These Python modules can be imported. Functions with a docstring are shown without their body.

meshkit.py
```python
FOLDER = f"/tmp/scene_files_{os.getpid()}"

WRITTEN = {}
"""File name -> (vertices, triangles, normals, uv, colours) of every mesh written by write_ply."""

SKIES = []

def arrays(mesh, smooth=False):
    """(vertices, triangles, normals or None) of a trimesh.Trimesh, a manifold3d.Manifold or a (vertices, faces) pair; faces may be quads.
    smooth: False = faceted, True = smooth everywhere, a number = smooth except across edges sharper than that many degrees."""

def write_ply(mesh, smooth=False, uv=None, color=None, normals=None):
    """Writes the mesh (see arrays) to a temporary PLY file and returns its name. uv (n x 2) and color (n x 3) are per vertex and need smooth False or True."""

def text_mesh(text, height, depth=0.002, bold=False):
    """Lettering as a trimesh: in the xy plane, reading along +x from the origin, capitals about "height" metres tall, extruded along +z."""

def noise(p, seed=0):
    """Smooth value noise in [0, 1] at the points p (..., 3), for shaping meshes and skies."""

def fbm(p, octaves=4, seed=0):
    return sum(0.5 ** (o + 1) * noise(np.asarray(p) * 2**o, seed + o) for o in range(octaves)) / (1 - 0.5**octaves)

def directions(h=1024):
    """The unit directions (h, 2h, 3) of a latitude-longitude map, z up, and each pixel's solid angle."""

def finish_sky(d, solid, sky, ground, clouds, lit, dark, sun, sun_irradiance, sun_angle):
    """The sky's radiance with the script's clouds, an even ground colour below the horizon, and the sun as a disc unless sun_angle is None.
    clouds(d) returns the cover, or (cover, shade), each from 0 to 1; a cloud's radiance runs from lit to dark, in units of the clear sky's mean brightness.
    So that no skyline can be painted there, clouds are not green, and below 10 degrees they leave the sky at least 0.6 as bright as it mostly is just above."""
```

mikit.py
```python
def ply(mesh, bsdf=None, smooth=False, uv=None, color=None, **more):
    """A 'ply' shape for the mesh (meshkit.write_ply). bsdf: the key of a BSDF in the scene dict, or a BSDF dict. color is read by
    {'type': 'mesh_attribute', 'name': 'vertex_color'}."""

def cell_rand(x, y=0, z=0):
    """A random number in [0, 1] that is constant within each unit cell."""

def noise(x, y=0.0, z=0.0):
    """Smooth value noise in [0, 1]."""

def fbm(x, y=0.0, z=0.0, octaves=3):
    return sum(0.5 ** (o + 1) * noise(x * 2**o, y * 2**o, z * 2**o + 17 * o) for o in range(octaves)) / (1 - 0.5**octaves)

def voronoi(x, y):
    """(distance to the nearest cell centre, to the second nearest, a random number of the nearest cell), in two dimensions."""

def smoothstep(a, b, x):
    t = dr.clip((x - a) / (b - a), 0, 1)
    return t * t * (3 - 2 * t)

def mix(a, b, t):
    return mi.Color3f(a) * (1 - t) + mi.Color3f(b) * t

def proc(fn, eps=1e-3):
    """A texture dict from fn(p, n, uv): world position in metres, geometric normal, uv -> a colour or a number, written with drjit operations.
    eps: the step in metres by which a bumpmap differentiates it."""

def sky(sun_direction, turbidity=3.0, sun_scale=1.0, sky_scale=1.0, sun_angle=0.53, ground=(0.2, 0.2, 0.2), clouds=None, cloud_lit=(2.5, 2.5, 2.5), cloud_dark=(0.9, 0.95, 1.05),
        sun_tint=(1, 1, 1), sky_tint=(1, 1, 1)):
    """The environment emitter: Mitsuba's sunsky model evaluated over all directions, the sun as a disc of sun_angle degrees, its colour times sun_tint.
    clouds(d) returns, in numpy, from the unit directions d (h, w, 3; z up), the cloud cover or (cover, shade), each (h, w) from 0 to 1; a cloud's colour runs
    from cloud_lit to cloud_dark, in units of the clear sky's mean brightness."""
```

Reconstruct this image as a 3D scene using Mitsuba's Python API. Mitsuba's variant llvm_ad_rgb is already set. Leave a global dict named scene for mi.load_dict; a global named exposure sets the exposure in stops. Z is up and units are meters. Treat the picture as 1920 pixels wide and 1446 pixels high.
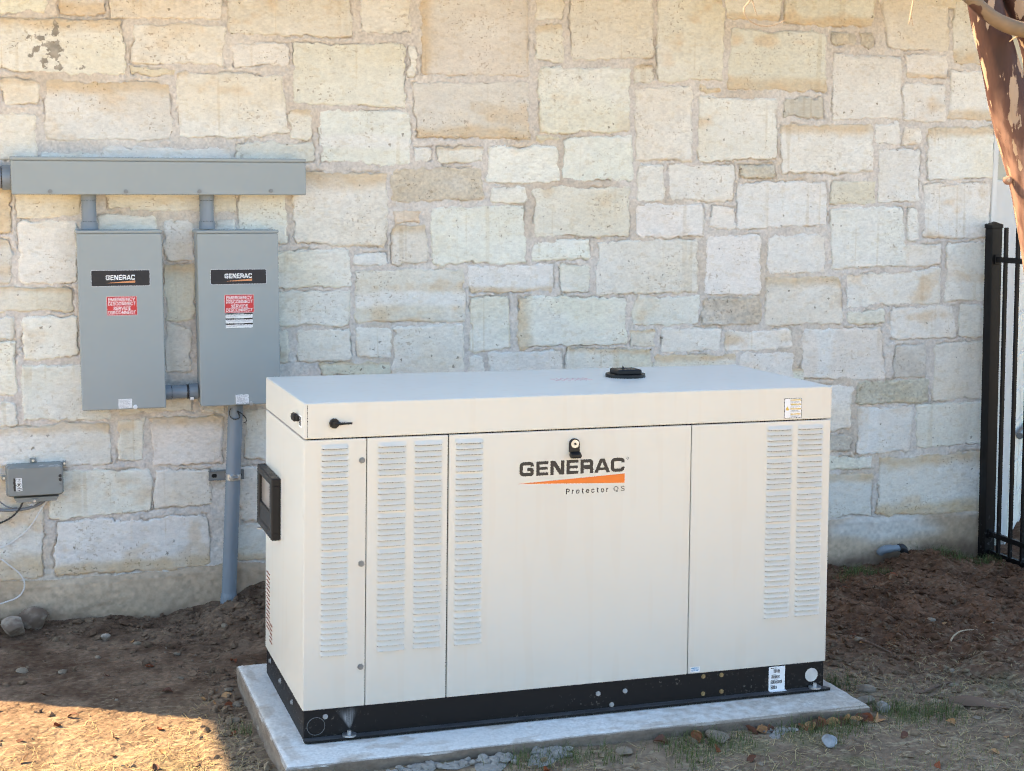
import math
import numpy as np
import trimesh
import drjit as dr
import mitsuba as mi
import mikit
import meshkit
from shapely.geometry import LineString, Polygon, Point, box as sbox
from shapely.ops import unary_union
from scipy.spatial import cKDTree
from scipy.spatial.transform import Rotation

scene, labels = {}, {}
V = lambda *a: np.array(a, float)

# ---------------------------------------------------------------- camera, sky, exposure
YAW, PITCH, ROLL = 0.3194, 0.1281, 0.0027
EYE = V(-0.879, -6.9157, 1.952)
_f = V(math.sin(YAW) * math.cos(PITCH), math.cos(YAW) * math.cos(PITCH), -math.sin(PITCH))
_r = V(math.cos(YAW), -math.sin(YAW), 0)
_u = np.cross(_r, _f)
_u = -math.sin(ROLL) * _r + math.cos(ROLL) * _u
scene['camera'] = {'type': 'perspective', 'fov': 37.51, 'fov_axis': 'x', 'near_clip': 0.05, 'far_clip': 2000.0,
                   'to_world': mi.ScalarTransform4f().look_at(origin=EYE.tolist(), target=(EYE + _f).tolist(), up=_u.tolist())}
SUN = V(-0.75, 0.47, 0.738)
scene['sky'] = mikit.sky(SUN.tolist(), turbidity=3.0, sun_scale=0.95, sky_scale=1.0, sun_tint=(1.0, 0.89, 0.68), sky_tint=(1.05, 1.0, 0.92), ground=(0.2, 0.16, 0.11))
exposure = 3.96

RNG = np.random.default_rng(11)


# ---------------------------------------------------------------- helpers
def key(parent, name):
    base = f'{parent}__{name}' if parent else name
    if base not in scene and base not in labels:
        return base
    n = 1
    while f'{base}_{n:03d}' in scene or f'{base}_{n:03d}' in labels:
        n += 1
    return f'{base}_{n:03d}'


def tag(k, label, cat=None, group=None, kind=None):
    d = {'label': label}
    if cat: d['category'] = cat
    if group: d['group'] = group
    if kind: d['kind'] = kind
    labels[k] = d
    return k


def thing(name, label, cat, group=None):
    return tag(key('', name), label, cat, group)


def put(parent, name, mesh, bsdf, smooth=False, T=None, **kw):
    k = key(parent, name)
    d = mikit.ply(mesh, bsdf, smooth=smooth, **kw) if not isinstance(mesh, dict) else dict(mesh)
    if T is not None:
        d['to_world'] = mi.ScalarTransform4f(np.asarray(T, float).tolist())
    scene[k] = d
    return k


def trans(x, y, z, rz=0.0, s=1.0):
    M = np.eye(4)
    c, n = math.cos(rz), math.sin(rz)
    M[:3, :3] = V(c, -n, 0, n, c, 0, 0, 0, 1).reshape(3, 3) * s
    M[:3, 3] = x, y, z
    return M


def cat(*ms):
    return trimesh.util.concatenate([m for m in ms if m is not None])


def rbox(x0, x1, y0, y1, z0, z1, c=0.0015):
    """A box with chamfered edges."""
    c = min(c, 0.45 * min(x1 - x0, y1 - y0, z1 - z0))
    if c <= 0:
        m = trimesh.creation.box((x1 - x0, y1 - y0, z1 - z0))
        m.apply_translation(((x0 + x1) / 2, (y0 + y1) / 2, (z0 + z1) / 2))
        return m
    pts = []
    for sx, X in ((1, x0), (-1, x1)):
        for sy, Y in ((1, y0), (-1, y1)):
            for sz, Z in ((1, z0), (-1, z1)):
                pts += [(X, Y + sy * c, Z + sz * c), (X + sx * c, Y, Z + sz * c), (X + sx * c, Y + sy * c, Z)]
    return trimesh.convex.convex_hull(np.array(pts))


def hull(pts):
    return trimesh.convex.convex_hull(np.array(pts, float))


def cyl(a, b, r, n=20):
    return trimesh.creation.cylinder(radius=r, segment=[a, b], sections=n)


def tube(P, R, n=10, cap=True):
    P = np.asarray(P, float)
    R = np.broadcast_to(np.asarray(R, float), (len(P),))
    t = np.gradient(P, axis=0)
    t /= np.linalg.norm(t, axis=1, keepdims=True)
    ref = V(0.123, 0.31, 0.94) if abs(t[0][2]) < 0.8 else V(0.9, 0.4, 0.1)
    a = np.cross(t[0], ref)
    a /= np.linalg.norm(a)
    rings = []
    for i in range(len(P)):
        a = a - (a @ t[i]) * t[i]
        a /= np.linalg.norm(a)
        b = np.cross(t[i], a)
        ang = np.arange(n) * 2 * np.pi / n
        rings.append(P[i] + R[i] * (np.cos(ang)[:, None] * a + np.sin(ang)[:, None] * b))
    v = np.vstack(rings)
    f = []
    for i in range(len(P) - 1):
        for j in range(n):
            k = (j + 1) % n
            f += [[i * n + j, i * n + k, (i + 1) * n + k], [i * n + j, (i + 1) * n + k, (i + 1) * n + j]]
    if cap:
        v = np.vstack([v, P[0], P[-1]])
        c0, c1, e = len(v) - 2, len(v) - 1, (len(P) - 1) * n
        for j in range(n):
            k = (j + 1) % n
            f += [[c0, k, j], [c1, e + j, e + k]]
    return trimesh.Trimesh(v, np.array(f), process=False)


def spline(pts, n):
    from scipy.interpolate import CubicSpline
    pts = np.asarray(pts, float)
    s = np.concatenate([[0], np.cumsum(np.linalg.norm(np.diff(pts[:, :3], axis=0), axis=1))])
    return CubicSpline(s, pts)(np.linspace(0, s[-1], n))


FACE = np.array([[1, 0, 0, 0], [0, 0, -1, 0], [0, 1, 0, 0], [0, 0, 0, 1.0]])   # xy drawing -> wall facing -y


def plate(shape, y, d=0.0006):
    """Flat drawing (x, z) extruded by d towards -y, its back at y."""
    geoms = [g for g in getattr(shape, 'geoms', [shape]) if not g.is_empty]
    m = cat(*[trimesh.creation.extrude_polygon(g, d, engine='earcut') for g in geoms])
    m.apply_transform(FACE)
    m.apply_translation((0, y, 0))
    return m


def rrect(x0, z0, x1, z1, r):
    return sbox(x0 + r, z0 + r, x1 - r, z1 - r).buffer(r, quad_segs=4) if r > 0 else sbox(x0, z0, x1, z1)


def text(s, x0, x1, z, h, y, d=0.0004, bold=True):
    """Lettering on a face towards -y, from x0 to x1, baseline z, height h."""
    m = meshkit.text_mesh(s, 1.0, 0.01, bold)
    lo, hi = m.bounds[0], m.bounds[1]
    v = m.vertices
    v[:, 0] = x0 + (v[:, 0] - lo[0]) / (hi[0] - lo[0]) * (x1 - x0)
    v[:, 1] = z + v[:, 1] * h
    v[:, 2] *= d / 0.01
    m.vertices = v
    m.apply_transform(FACE)
    m.apply_translation((0, y, 0))
    return m


def wide_letters(x0, x1, z0, z1):
    """The word GENERAC in broad square-cut letters; flat drawing (x, z)."""
    t = 0.235
    r = t / 2

    def line(*p, cap='flat'):
        return LineString(p).buffer(r, cap_style=cap, join_style='mitre', mitre_limit=4)

    def arc(p, rad=0.26):
        return LineString(p).buffer(0.0001).buffer(r - 0.0001, cap_style='flat') if False else round_line(p, rad)

    def round_line(p, rad):
        pts = [p[0]]
        for a, b, c in zip(p, p[1:], p[2:]):
            a, b, c = map(np.array, (a, b, c))
            u, w = (a - b) / np.linalg.norm(a - b), (c - b) / np.linalg.norm(c - b)
            s, e = b + u * rad, b + w * rad
            for k in np.linspace(0, 1, 8):
                pts.append(tuple((1 - k) ** 2 * s + 2 * k * (1 - k) * b + k * k * e))
        pts.append(p[-1])
        return LineString(pts).buffer(r, cap_style='flat', join_style='round')

    w = 1.02
    lo, hi = r, 1 - r
    C = arc([(w, 0.72), (w - r, 0.72), (w - r, hi), (r, hi), (r, lo), (w - r, lo), (w - r, 0.30), (w, 0.30)], 0.10)
    C = round_line([(w - r, 0.66), (w - r, hi), (r, hi), (r, lo), (w - r, lo), (w - r, 0.34)], 0.2)
    G = unary_union([round_line([(w - r, 0.66), (w - r, hi), (r, hi), (r, lo), (w - r, lo)], 0.2), round_line([(0.55, 0.47), (w - r, 0.47), (w - r, lo), (0.5, lo)], 0.02 + 0.1)])
    E = unary_union([sbox(0, 0, t, 1), sbox(0, 0, 0.86, 0.21), sbox(0, 0.79, 0.86, 1), sbox(0, 0.405, 0.82, 0.595)])
    N = unary_union([sbox(0, 0, t, 1), sbox(w - t - 0.02, 0, w - 0.02, 1), Polygon([(0, 1), (0.33, 1), (w - 0.02, 0), (w - 0.35, 0)])])
    R = unary_union([sbox(0, 0, t, 1), round_line([(0, hi), (0.93 - r, hi), (0.93 - r, 0.47), (0, 0.47)], 0.17), round_line([(0.3, 0.41), (0.93 - r, 0.41), (0.93 - r, 0.0)], 0.12)])
    A = unary_union([Polygon([(0, 0), (0.26, 0), (0.58, 0.78), (0.9, 0), (1.16, 0), (0.74, 1), (0.42, 1)]), sbox(0.3, 0.18, 0.86, 0.36)])
    from shapely import affinity
    x, out = 0.0, []
    for g, adv in ((G, 1.20), (E, 1.02), (N, 1.17), (E, 1.02), (R, 1.02), (A, 1.22), (C, 1.02)):
        out.append(affinity.translate(g, x, 0))
        x += adv
    word = unary_union(out)
    b = word.bounds
    return affinity.affine_transform(word, [(x1 - x0) / (b[2] - b[0]), 0, 0, (z1 - z0) / (b[3] - b[1]),
                                            x0 - b[0] * (x1 - x0) / (b[2] - b[0]), z0 - b[1] * (z1 - z0) / (b[3] - b[1])])


def fb(x, y, z=0, o=4, seed=0):
    p = np.stack(np.broadcast_arrays(np.asarray(x, float), np.asarray(y, float), np.asarray(z, float)), -1)
    return meshkit.fbm(p, o, seed)


def hexbolt(r, h, washer=1.5, n=6):
    """Hex head on a washer, standing along +z from the origin."""
    w = trimesh.creation.cylinder(radius=r * washer, height=h * 0.35, sections=18)
    w.apply_translation((0, 0, h * 0.175))
    b = trimesh.creation.cylinder(radius=r, height=h * 0.65, sections=n)
    b.apply_translation((0, 0, h * 0.675))
    return cat(w, b)


# ---------------------------------------------------------------- materials
noise, fbm, smoothstep, mix, voronoi, cell_rand = mikit.noise, mikit.fbm, mikit.smoothstep, mikit.mix, mikit.voronoi, mikit.cell_rand


def principled(base, rough, metallic=0.0, spec=0.5, **kw):
    b = {'type': 'rgb', 'value': list(base)} if isinstance(base, (tuple, list)) else base
    return {'type': 'principled', 'base_color': b, 'roughness': rough, 'metallic': metallic, 'specular': spec, **kw}


def two(b):
    return {'type': 'twosided', 'bsdf': b}


def bump(b, fn, scale, eps=1e-3):
    return {'type': 'bumpmap', 'arbitrary': mikit.proc(fn, eps), 'scale': scale, 'bsdf': b}


STONES = """-0.929,2.795,-0.695,2.805,-0.699,2.707,-0.933,2.698,c,-
-0.643,2.807,-0.458,2.815,-0.462,2.709,-0.646,2.702,w,b
-0.425,2.817,0.05,2.837,0.047,2.705,-0.433,2.694,c,-
0.078,2.839,0.626,2.862,0.628,2.646,0.077,2.639,t,-
-0.934,2.676,-0.388,2.682,-0.384,2.454,-0.942,2.455,t,s
-0.346,2.673,0.059,2.685,0.057,2.503,-0.353,2.506,w,-
-0.351,2.487,-0.177,2.492,-0.177,2.462,-0.352,2.457,o,-
0.09,2.602,0.334,2.61,0.337,2.511,0.097,2.507,w,-
-0.894,2.425,-0.742,2.425,-0.745,2.316,-0.892,2.315,t,-
-0.715,2.425,-0.19,2.429,-0.187,2.171,-0.724,2.164,w,t
-0.156,2.469,0.312,2.472,0.327,2.197,-0.154,2.181,c,-
0.365,2.614,0.876,2.623,0.874,2.339,0.364,2.343,c,-
-0.949,2.276,-0.758,2.275,-0.756,2.081,-0.957,2.08,c,-
0.346,2.321,0.451,2.318,0.444,2.176,0.344,2.18,t,-
0.476,2.316,0.902,2.322,0.903,2.064,0.477,2.08,w,m
-0.477,2.142,0.066,2.138,0.07,2.089,-0.488,2.084,w,-
-0.741,2.12,-0.5,2.118,-0.501,2.084,-0.743,2.081,w,-
0.09,2.165,0.444,2.169,0.443,2.078,0.089,2.077,w,-
-0.853,1.966,-0.582,1.967,-0.586,1.842,-0.858,1.829,o,-
-0.962,1.966,-0.874,1.966,-0.882,1.76,-0.969,1.77,o,-
-0.48,1.968,-0.07,1.969,-0.073,1.853,-0.465,1.87,c,-
-0.004,1.969,0.089,1.97,0.086,1.855,-0.007,1.855,c,-
0.106,1.97,0.318,1.971,0.324,1.713,0.1,1.71,c,-
0.351,2.041,0.783,2.021,0.78,1.697,0.341,1.713,t,-
-0.513,1.847,-0.266,1.841,-0.263,1.766,-0.52,1.767,w,-
-0.236,1.822,-0.102,1.817,-0.102,1.635,-0.238,1.642,w,-
-0,1.826,0.083,1.826,0.082,1.764,-0.002,1.764,w,-
-0.854,1.82,-0.6,1.823,-0.607,1.548,-0.861,1.552,w,-
-0.97,1.749,-0.879,1.742,-0.882,1.545,-0.978,1.547,t,-
-0.978,1.538,-0.637,1.525,-0.633,1.426,-0.983,1.42,t,-
-0.984,1.403,-0.878,1.398,-0.882,1.303,-0.988,1.306,w,-
-0.851,1.407,-0.611,1.402,-0.618,1.217,-0.854,1.21,w,-
-0.988,1.296,-0.88,1.289,-0.885,1.049,-0.997,1.058,w,-
-0.857,1.184,-0.481,1.181,-0.489,0.929,-0.857,0.945,w,-
-0.998,1.041,-0.892,1.032,-0.891,0.928,-1.003,0.924,w,-
-0.236,1.623,-0.102,1.628,-0.108,1.366,-0.238,1.367,t,-
-0.239,1.352,-0.128,1.342,-0.128,1.138,-0.244,1.137,c,-
-0.451,1.031,-0.121,1.025,-0.121,0.956,-0.453,0.951,t,-
-0.089,0.98,0.012,0.973,0.012,0.946,-0.09,0.948,o,-
-1.003,0.917,-0.489,0.924,-0.495,0.725,-1.01,0.739,w,t
-0.454,0.93,-0.332,0.929,-0.347,0.729,-0.46,0.738,c,-
-0.309,0.935,0.011,0.924,0.007,0.708,-0.315,0.71,t,-
0.112,0.956,0.462,0.951,0.459,0.709,0.107,0.722,w,-
-0.76,0.716,-0.318,0.698,-0.323,0.499,-0.776,0.494,w,-
-0.299,0.69,-0.045,0.681,-0.049,0.511,-0.306,0.517,c,-
0.077,0.689,0.458,0.683,0.455,0.42,0.072,0.43,w,-
-1.011,0.711,-0.787,0.698,-0.795,0.237,-1.03,0.231,t,b
-0.738,0.482,-0.06,0.466,-0.065,0.23,-0.751,0.238,w,b
0.062,0.418,0.455,0.407,0.452,0.227,0.058,0.246,w,b
0.665,2.864,0.913,2.875,0.912,2.672,0.671,2.669,t,-
0.892,2.626,0.925,2.627,0.929,2.481,0.898,2.476,w,-
0.959,2.877,1.48,2.899,1.487,2.491,0.965,2.487,t,l
1.523,2.901,1.662,2.907,1.658,2.763,1.523,2.755,t,-
1.523,2.743,1.661,2.753,1.657,2.57,1.527,2.569,t,-
1.692,2.908,2.117,2.927,2.128,2.594,1.703,2.577,t,-
0.911,2.452,1.484,2.471,1.494,2.197,0.935,2.2,c,b
1.54,2.537,2.005,2.555,2.012,2.24,1.537,2.231,c,-
2.027,2.561,2.129,2.566,2.13,2.484,2.034,2.477,t,-
2.147,2.837,2.502,2.84,2.504,2.501,2.15,2.485,c,-
2.037,2.456,2.339,2.474,2.346,2.101,2.039,2.106,c,-
1.526,2.223,1.632,2.212,1.638,2.194,1.526,2.195,o,-
0.919,2.151,1.012,2.154,1.012,2.085,0.924,2.086,c,-
1.033,2.159,1.256,2.157,1.253,2.087,1.035,2.085,t,-
1.28,2.162,1.638,2.169,1.644,1.996,1.282,1.992,w,-
1.662,2.207,2.021,2.217,2.026,2.002,1.658,2.006,w,-
0.804,2.056,1.245,2.067,1.264,1.916,0.81,1.898,o,r
1.29,1.974,1.473,1.977,1.476,1.898,1.296,1.901,w,-
1.508,1.97,2.013,1.974,2.019,1.736,1.517,1.732,c,-
2.048,2.083,2.191,2.084,2.196,1.909,2.048,1.906,c,-
2.225,2.084,2.581,2.087,2.583,1.904,2.222,1.909,c,-
0.823,1.866,0.946,1.868,0.946,1.798,0.822,1.799,o,-
1.006,1.878,1.471,1.88,1.474,1.607,1.002,1.607,w,d
0.812,1.789,0.982,1.791,0.984,1.608,0.813,1.61,t,-
1.504,1.714,1.807,1.72,1.808,1.623,1.502,1.622,w,-
2.039,1.891,2.418,1.885,2.415,1.72,2.044,1.734,w,-
1.844,1.709,2.392,1.718,2.392,1.445,1.844,1.455,c,-
0.627,1.664,0.793,1.667,0.797,1.607,0.632,1.607,w,-
0.238,1.68,0.615,1.676,0.613,1.508,0.235,1.509,c,-
0.234,1.49,0.61,1.495,0.608,1.326,0.232,1.328,c,-
0.36,1.317,0.608,1.311,0.607,1.163,0.362,1.168,c,-
0.278,1.307,0.325,1.306,0.327,1.162,0.275,1.164,c,-
0.634,1.585,1.163,1.587,1.168,1.335,0.634,1.338,c,m
0.641,1.317,0.8,1.318,0.799,1.169,0.642,1.174,w,-
0.818,1.318,1.16,1.317,1.162,1.067,0.814,1.08,c,-
0.455,1.153,0.802,1.146,0.801,1.08,0.459,1.092,t,-
1.192,1.595,1.617,1.6,1.618,1.467,1.192,1.47,w,b
1.642,1.597,1.809,1.597,1.816,1.464,1.648,1.464,c,-
1.189,1.452,1.393,1.451,1.399,1.199,1.192,1.185,c,-
1.434,1.445,1.997,1.431,2.006,1.203,1.44,1.19,c,l
1.28,1.182,1.667,1.176,1.674,1.049,1.291,1.062,w,-
1.194,1.172,1.261,1.172,1.267,1.063,1.197,1.066,c,-
1.689,1.196,2.145,1.169,2.147,1.032,1.685,1.048,t,-
2.043,1.43,2.398,1.434,2.404,1.283,2.033,1.292,w,-
2.028,1.269,2.167,1.27,2.168,1.187,2.032,1.188,t,-
2.193,1.272,2.523,1.272,2.511,1.15,2.192,1.146,w,-
2.163,1.136,2.607,1.13,2.611,0.976,2.165,0.993,t,-
2.511,2.944,2.814,2.957,2.816,2.795,2.515,2.805,t,b
2.841,2.958,3.349,2.98,3.341,2.788,2.84,2.793,c,b
3.374,2.981,3.54,2.988,3.547,2.903,3.377,2.904,c,-
3.563,2.989,3.892,3.003,3.897,2.908,3.566,2.903,c,-
2.533,2.754,3.08,2.752,3.09,2.457,2.534,2.465,c,b
3.114,2.758,3.249,2.755,3.251,2.694,3.119,2.698,r,-
3.268,2.758,3.349,2.759,3.354,2.692,3.276,2.692,r,-
3.381,2.88,3.794,2.883,3.803,2.687,3.442,2.684,c,-
3.83,2.881,4.046,2.879,4.069,2.621,3.835,2.625,w,b
2.377,2.475,2.487,2.475,2.491,2.449,2.38,2.446,o,-
2.372,2.417,2.802,2.424,2.817,2.124,2.375,2.104,w,-
2.844,2.428,3.072,2.433,3.076,2.328,2.841,2.327,g,-
3.123,2.647,3.523,2.649,3.536,2.334,3.128,2.321,w,-
3.545,2.66,3.792,2.662,3.8,2.542,3.55,2.541,w,b
3.544,2.511,3.792,2.509,3.797,2.322,3.543,2.323,w,-
3.818,2.586,4.08,2.588,4.096,2.338,3.819,2.339,w,b
2.836,2.287,3.369,2.301,3.375,2.055,2.846,2.044,w,t
3.381,2.306,3.524,2.312,3.529,2.199,3.389,2.192,w,-
3.547,2.287,3.66,2.286,3.663,2.201,3.544,2.199,w,-
3.692,2.287,4.092,2.299,4.109,2.029,3.7,2.019,w,t
3.406,2.171,3.651,2.179,3.66,1.902,3.407,1.899,w,-
2.608,2.085,2.809,2.086,2.814,2.02,2.616,2.018,r,-
2.598,2,3.102,2.002,3.109,1.784,2.604,1.762,w,m
3.129,2.01,3.389,2.014,3.397,1.899,3.13,1.89,c,-
2.453,1.883,2.58,1.88,2.586,1.759,2.453,1.766,w,-
3.682,1.996,4.09,2.004,4.102,1.706,3.691,1.714,w,-
3.134,1.869,3.564,1.879,3.59,1.564,3.141,1.558,w,d
3.59,1.874,3.655,1.876,3.659,1.698,3.591,1.704,c,-
2.439,1.736,2.734,1.732,2.736,1.431,2.418,1.439,w,-
2.773,1.726,3.108,1.735,3.114,1.537,2.775,1.533,w,-
3.579,1.679,3.8,1.682,3.809,1.572,3.58,1.569,w,-
3.836,1.685,4.092,1.691,4.095,1.373,3.847,1.373,w,-
2.416,1.42,2.742,1.42,2.743,1.277,2.416,1.28,r,-
2.764,1.517,3.199,1.522,3.221,1.268,2.767,1.271,c,t
3.227,1.532,3.807,1.544,3.815,1.362,3.255,1.354,w,-
3.25,1.34,3.47,1.344,3.473,1.268,3.249,1.27,c,-
3.508,1.351,3.905,1.349,3.92,1.176,3.521,1.179,w,-
3.932,1.351,4.093,1.35,4.098,1.177,3.936,1.181,w,-
2.541,1.25,2.931,1.251,2.94,1.145,2.538,1.149,w,-
2.996,1.249,3.457,1.245,3.488,0.966,2.979,0.991,c,v
3.542,1.152,3.732,1.155,3.736,0.977,3.539,0.979,g,-
3.784,1.154,4.096,1.157,4.101,0.842,3.795,0.84,c,-
3.33,0.964,3.757,0.959,3.755,0.838,3.325,0.842,r,-
2.625,1.138,2.937,1.137,2.945,0.958,2.629,0.97,w,-
2.955,0.958,3.292,0.945,3.291,0.707,2.962,0.7,w,-
3.332,0.824,3.657,0.816,3.661,0.576,3.331,0.573,w,v
3.69,0.824,4.109,0.827,4.114,0.591,3.693,0.592,c,-
2.963,0.683,3.305,0.672,3.292,0.586,2.966,0.592,r,-
2.966,0.575,3.429,0.556,3.428,0.49,2.968,0.507,c,-
2.969,0.484,3.429,0.47,3.431,0.238,2.976,0.25,w,t
3.472,0.543,4.116,0.55,4.122,0.21,3.471,0.235,t,b"""
TONES = {'c': (0.735, 0.708, 0.625), 'w': (0.752, 0.734, 0.675), 't': (0.725, 0.695, 0.610), 'o': (0.685, 0.61, 0.485), 'g': (0.56, 0.53, 0.475), 'r': (0.62, 0.572, 0.480)}
stones = []
for row in STONES.strip().splitlines():
    t = row.split(',')
    stones.append((np.array(list(map(float, t[:8]))).reshape(4, 2), t[8], t[9]))


def fill(x0, x1, z0, z1, seed, hmin=0.12, hmax=0.30):
    """Rough ashlar for stretches of the same wall that the photograph does not show."""
    r = np.random.default_rng(seed)
    z = z0
    while z < z1 - 0.04:
        h = min(r.uniform(hmin, hmax), z1 - z)
        if z1 - z - h < 0.09: h = z1 - z
        x = x0
        while x < x1 - 0.04:
            w = min(r.uniform(0.18, 0.55), x1 - x)
            if x1 - x - w < 0.12: w = x1 - x
            g = 0.012
            stones.append((V(x + g, z + h - g, x + w - g, z + h - g, x + w - g, z + g, x + g, z + g).reshape(4, 2), r.choice(list('cwt')), '-'))
            x += w
        z += h


fill(-2.56, -1.04, 0.24, 3.08, 5)
fill(0.67, 3.02, 0.24, 1.06, 6)
for i, (q, a, b) in enumerate(stones):          # stones cut by the top of the photograph run up to the soffit
    if q[0, 1] > 2.78 and q[0, 0] > -1.03:
        q[0, 1] = q[1, 1] = 3.02 + 0.05 * ((i * 7) % 3 - 1)
NS = len(stones)
_r0 = np.random.default_rng(3)
_tone = np.array([np.array(TONES[a]) * (1 + _r0.normal(0, 0.035)) * (1 + _r0.normal(0, 0.012, 3)) for q, a, b in stones])
LUT = [mi.Float(np.ascontiguousarray(_tone[:, c])) for c in range(3)]
LUTB = {c: mi.Float(np.array([1.0 if c in (b + a) else 0.0 for q, a, b in stones])) for c in 'btlmvsrg'}


def _id(uv):
    return mi.UInt32(dr.clip(dr.floor(uv.x), 0, NS - 1))


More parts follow.
